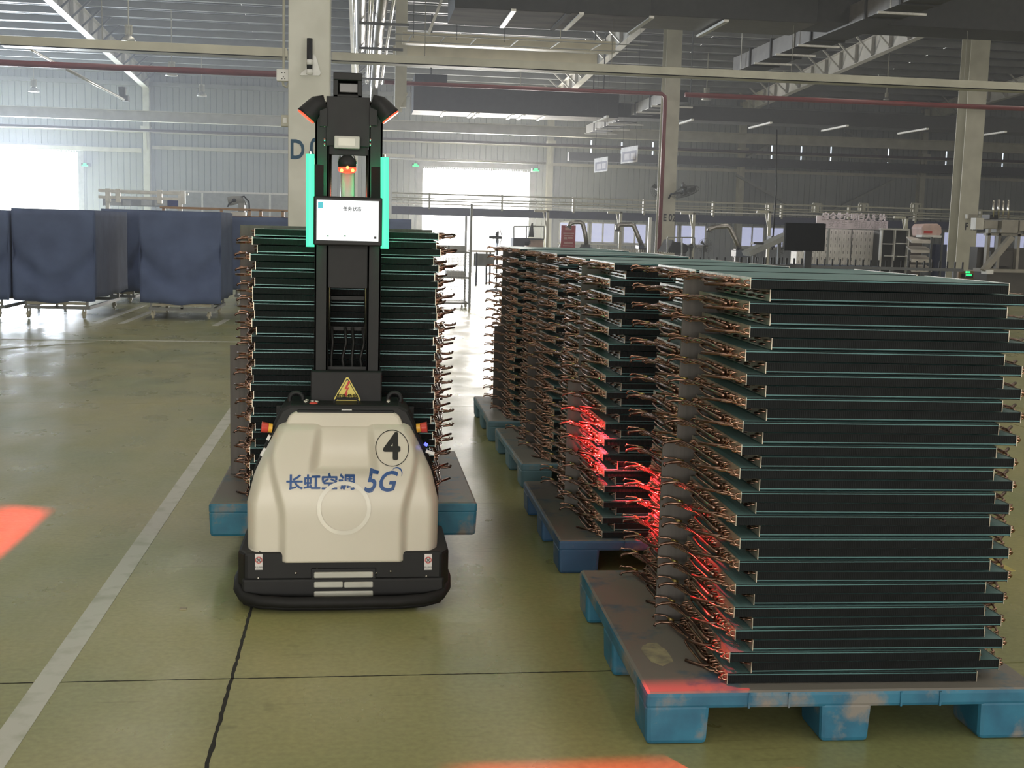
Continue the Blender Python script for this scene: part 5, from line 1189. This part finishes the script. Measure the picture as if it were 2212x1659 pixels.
MB().px(2130, 582, 2240, 589, 21.8, .5).build('table_edge', MC, t); MB().px(2130, 589, 2240, 650, 21.9, .5).build('table_cabinet', MD, t); MB().px(2131, 583, 2146, 592, 21.7, .2).build('white_bin', WHITE, t)
MB().bar(at(2185, 512, 21.8), at(2124, 585, 21.8), .13, .10).build('sloping_chute', MC, t)
t = thing('control_lamp', 'small box on the second right-hand column with a pale lamp', 'lamp', at(2100, 468, 30)); MB().px(2092, 463, 2112, 474, 30.2, .1).build('lamp_box', MC, t); MB().px(2089, 463, 2092, 472, 30.1, .1).build('lamp_tube', WHITE, t)
t = thing('indicator_light', 'green indicator light near the foot of the second right-hand column', 'indicator', at(2095, 590, 26)); MB().px(2086, 592, 2102, 600, 26, .2).build('indicator_box', BLACK, t); MB().px(2088, 586, 2096, 590, 25.98, .05).px(2087, 592, 2099, 596, 25.98, .01).build('indicator_lens', MATS['exit_green'], t)
MB().px(2070, 586, 2130, 612, 26.2, .3).build('orange_guard', mat('guard_brown', (.22, .12, .04), .6), t)
# machines between the fans and the display
t = thing('conveyor', 'grey sloping conveyor left of the black display', 'conveyor', at(1650, 530, 24)); MB().bar(at(1612, 548, 24), at(1700, 508, 24), .5, .10).build('conveyor_bed', GREY, t)
for x_, y_ in ((1630, 545), (1685, 520)): p = at(x_, y_, 24); MB().box(p.x - .03, p.x + .03, 24, 24.06, 0, p.z).build('conveyor_leg', DKGREY, t)
MB().px(1628, 523, 1650, 528, 23.6, .2).build('conveyor_motor', BLACK, t)
tag(MB().px(1666, 510, 1674, 535, 24.6, .3).build('dark_cabinet', mat('small_cabinet', (.03, .03, .06), .5)), 'small dark control cabinet under the hanging cable', 'cabinet')
# counter and motor by the middle door
t = thing('work_counter', 'pale pinkish work counter just right of the middle door', 'counter', at(1150, 530, 31)); MB().px(1137, 517, 1173, 600, 31, .6).build('counter_body', mat('counter_pink', (.55, .40, .34), .5), t); MB().px(1136, 515, 1175, 518, 30.95, .7).build('counter_top', DKGREY, t); MB().px(1142, 520, 1146, 528, 30.95, .04).build('counter_handle', DKGREY, t)
tag(MB().px(1108, 514, 1133, 600, 30, .5).lathe([(0, -.1), (.1, -.1), (.1, .1), (0, .1)], tuple(at(1134, 522, 30.1)), 'x', 12).build('motor_box', mat('motor_slate', (.06, .065, .09), .5), bevel=.01), 'dark slate motor box in front of the bright door edge', 'machine')
t = thing('bench_frame', 'thin dark frame standing on the counter against the bright door', 'frame', at(1125, 500, 31.2))
for a_, b_ in (((1110, 489), (1175, 489)), ((1110, 489), (1110, 516)), ((1137, 489), (1137, 516)), ((1175, 489), (1175, 516))): MB().bar(at(*a_, 31.2), at(*b_, 31.2), .03).build('frame_tube', GREY, t)
tag(MB().tube([at(1147, 512, 31.1), at(1148, 495, 31.1), at(1150, 482, 31.1)], .08, 10, r1=.02).build('covered_spray_gun', DKGREY, smooth=True), 'dark cone-shaped covered tool standing on the counter', 'tool')
fan('floor fan seen edge-on in the bright doorway', 1076, 513, 30, 22, .0, 1.4, 'floor', 4)
# folding table far in the aisle
t = thing('trestle_table', 'low table with pale top and thin dark legs in the bright aisle', 'table', at(1045, 560, 33)); MB().px(1018, 541, 1070, 545, 33, 1.2).build('table_top', mat('table_top_cream', (.6, .5, .36), .4), t)
for x_ in (1023, 1030, 1059, 1067): p = at(x_, 545, 33.1); MB().box(p.x - .025, p.x + .025, 33.1 + (x_ % 2) * .9, 33.15 + (x_ % 2) * .9, 0, p.z).build('table_leg', BLACK, t)
MB().px(1024, 548, 1068, 575, 33.9, .1).build('modesty_panel', GREY, t)
# wire cage trolley
d = 23.6; t = thing('wire_cage_trolley', 'grey wire mesh cage trolley with pale bins behind the robot stack', 'trolley', at(975, 640, d), None)
a, b = at(915, 600, d), at(1014, 600, d); zt, zl = at(970, 545, d).z, at(970, 655, d).z; cx0, cx1, cy0, cy1 = a.x, b.x, d, d + 1.0
for x_ in (cx0, cx1):
    for y_ in (cy0, cy1): MB().box(x_ - .02, x_ + .02, y_ - .02, y_ + .02, zl, zt).build('cage_post', GREY, t)
m = MB(); x = cx0
while x < cx1: m.bar((x, cy0, zl + .05), (x, cy0, zt - .08), .007); m.bar((x, cy1, zl + .05), (x, cy1, zt - .08), .007); x += .055
z = zl + .05
while z < zt - .06:
    for y_ in (cy0, cy1): m.bar((cx0, y_, z), (cx1, y_, z), .007)
    for x_ in (cx0, cx1): m.bar((x_, cy0, z), (x_, cy1, z), .007)
    z += .055
stuff(m.build('wire_mesh', GALV, t))
for z_ in (zl, (zl + zt) / 2, zt): MB().box(cx0, cx1, cy0, cy1, z_ - .015, z_ + .015).build('cage_shelf', GREY, t)
for x_ in (cx0 + .06, cx1 - .06):
    for y_ in (cy0 + .06, cy1 - .06): MB().lathe([(0, -.02), (.05, -.02), (.055, 0), (.05, .02), (0, .02)], (x_, y_, .055), 'x', 12).bar((x_, y_, .05), (x_, y_, zl), .03).build('caster', CREAMBAR, t)
for (x0_, z_, w_, lb) in ((.12, zt, .36, 'pale bin on top of the wire cage trolley, left one'), (.50, zt, .34, 'pale bin on top of the wire cage trolley, right one'), (.46, (zl + zt) / 2, .36, 'pale bin on the middle shelf of the wire cage trolley')):
    x_ = cx0 + x0_; tag(MB().box(x_, x_ + w_, cy0 + .1, cy0 + .6, z_ + .015, z_ + .13).build('plastic_bin', mat('bin_grey', (.45, .45, .44), .5), bevel=.01), lb, 'bin', 'pale bins on the wire cage trolley')
# small litter scrap on the near floor, white mark on the left lane
tag(MB().box(-.70, -.672, 4.78, 4.80, 0.0, .004).build('scrap_chip', mat('scrap', (.35, .3, .22), .6)), 'tiny torn scrap lying on the floor left of the robot', 'scrap')
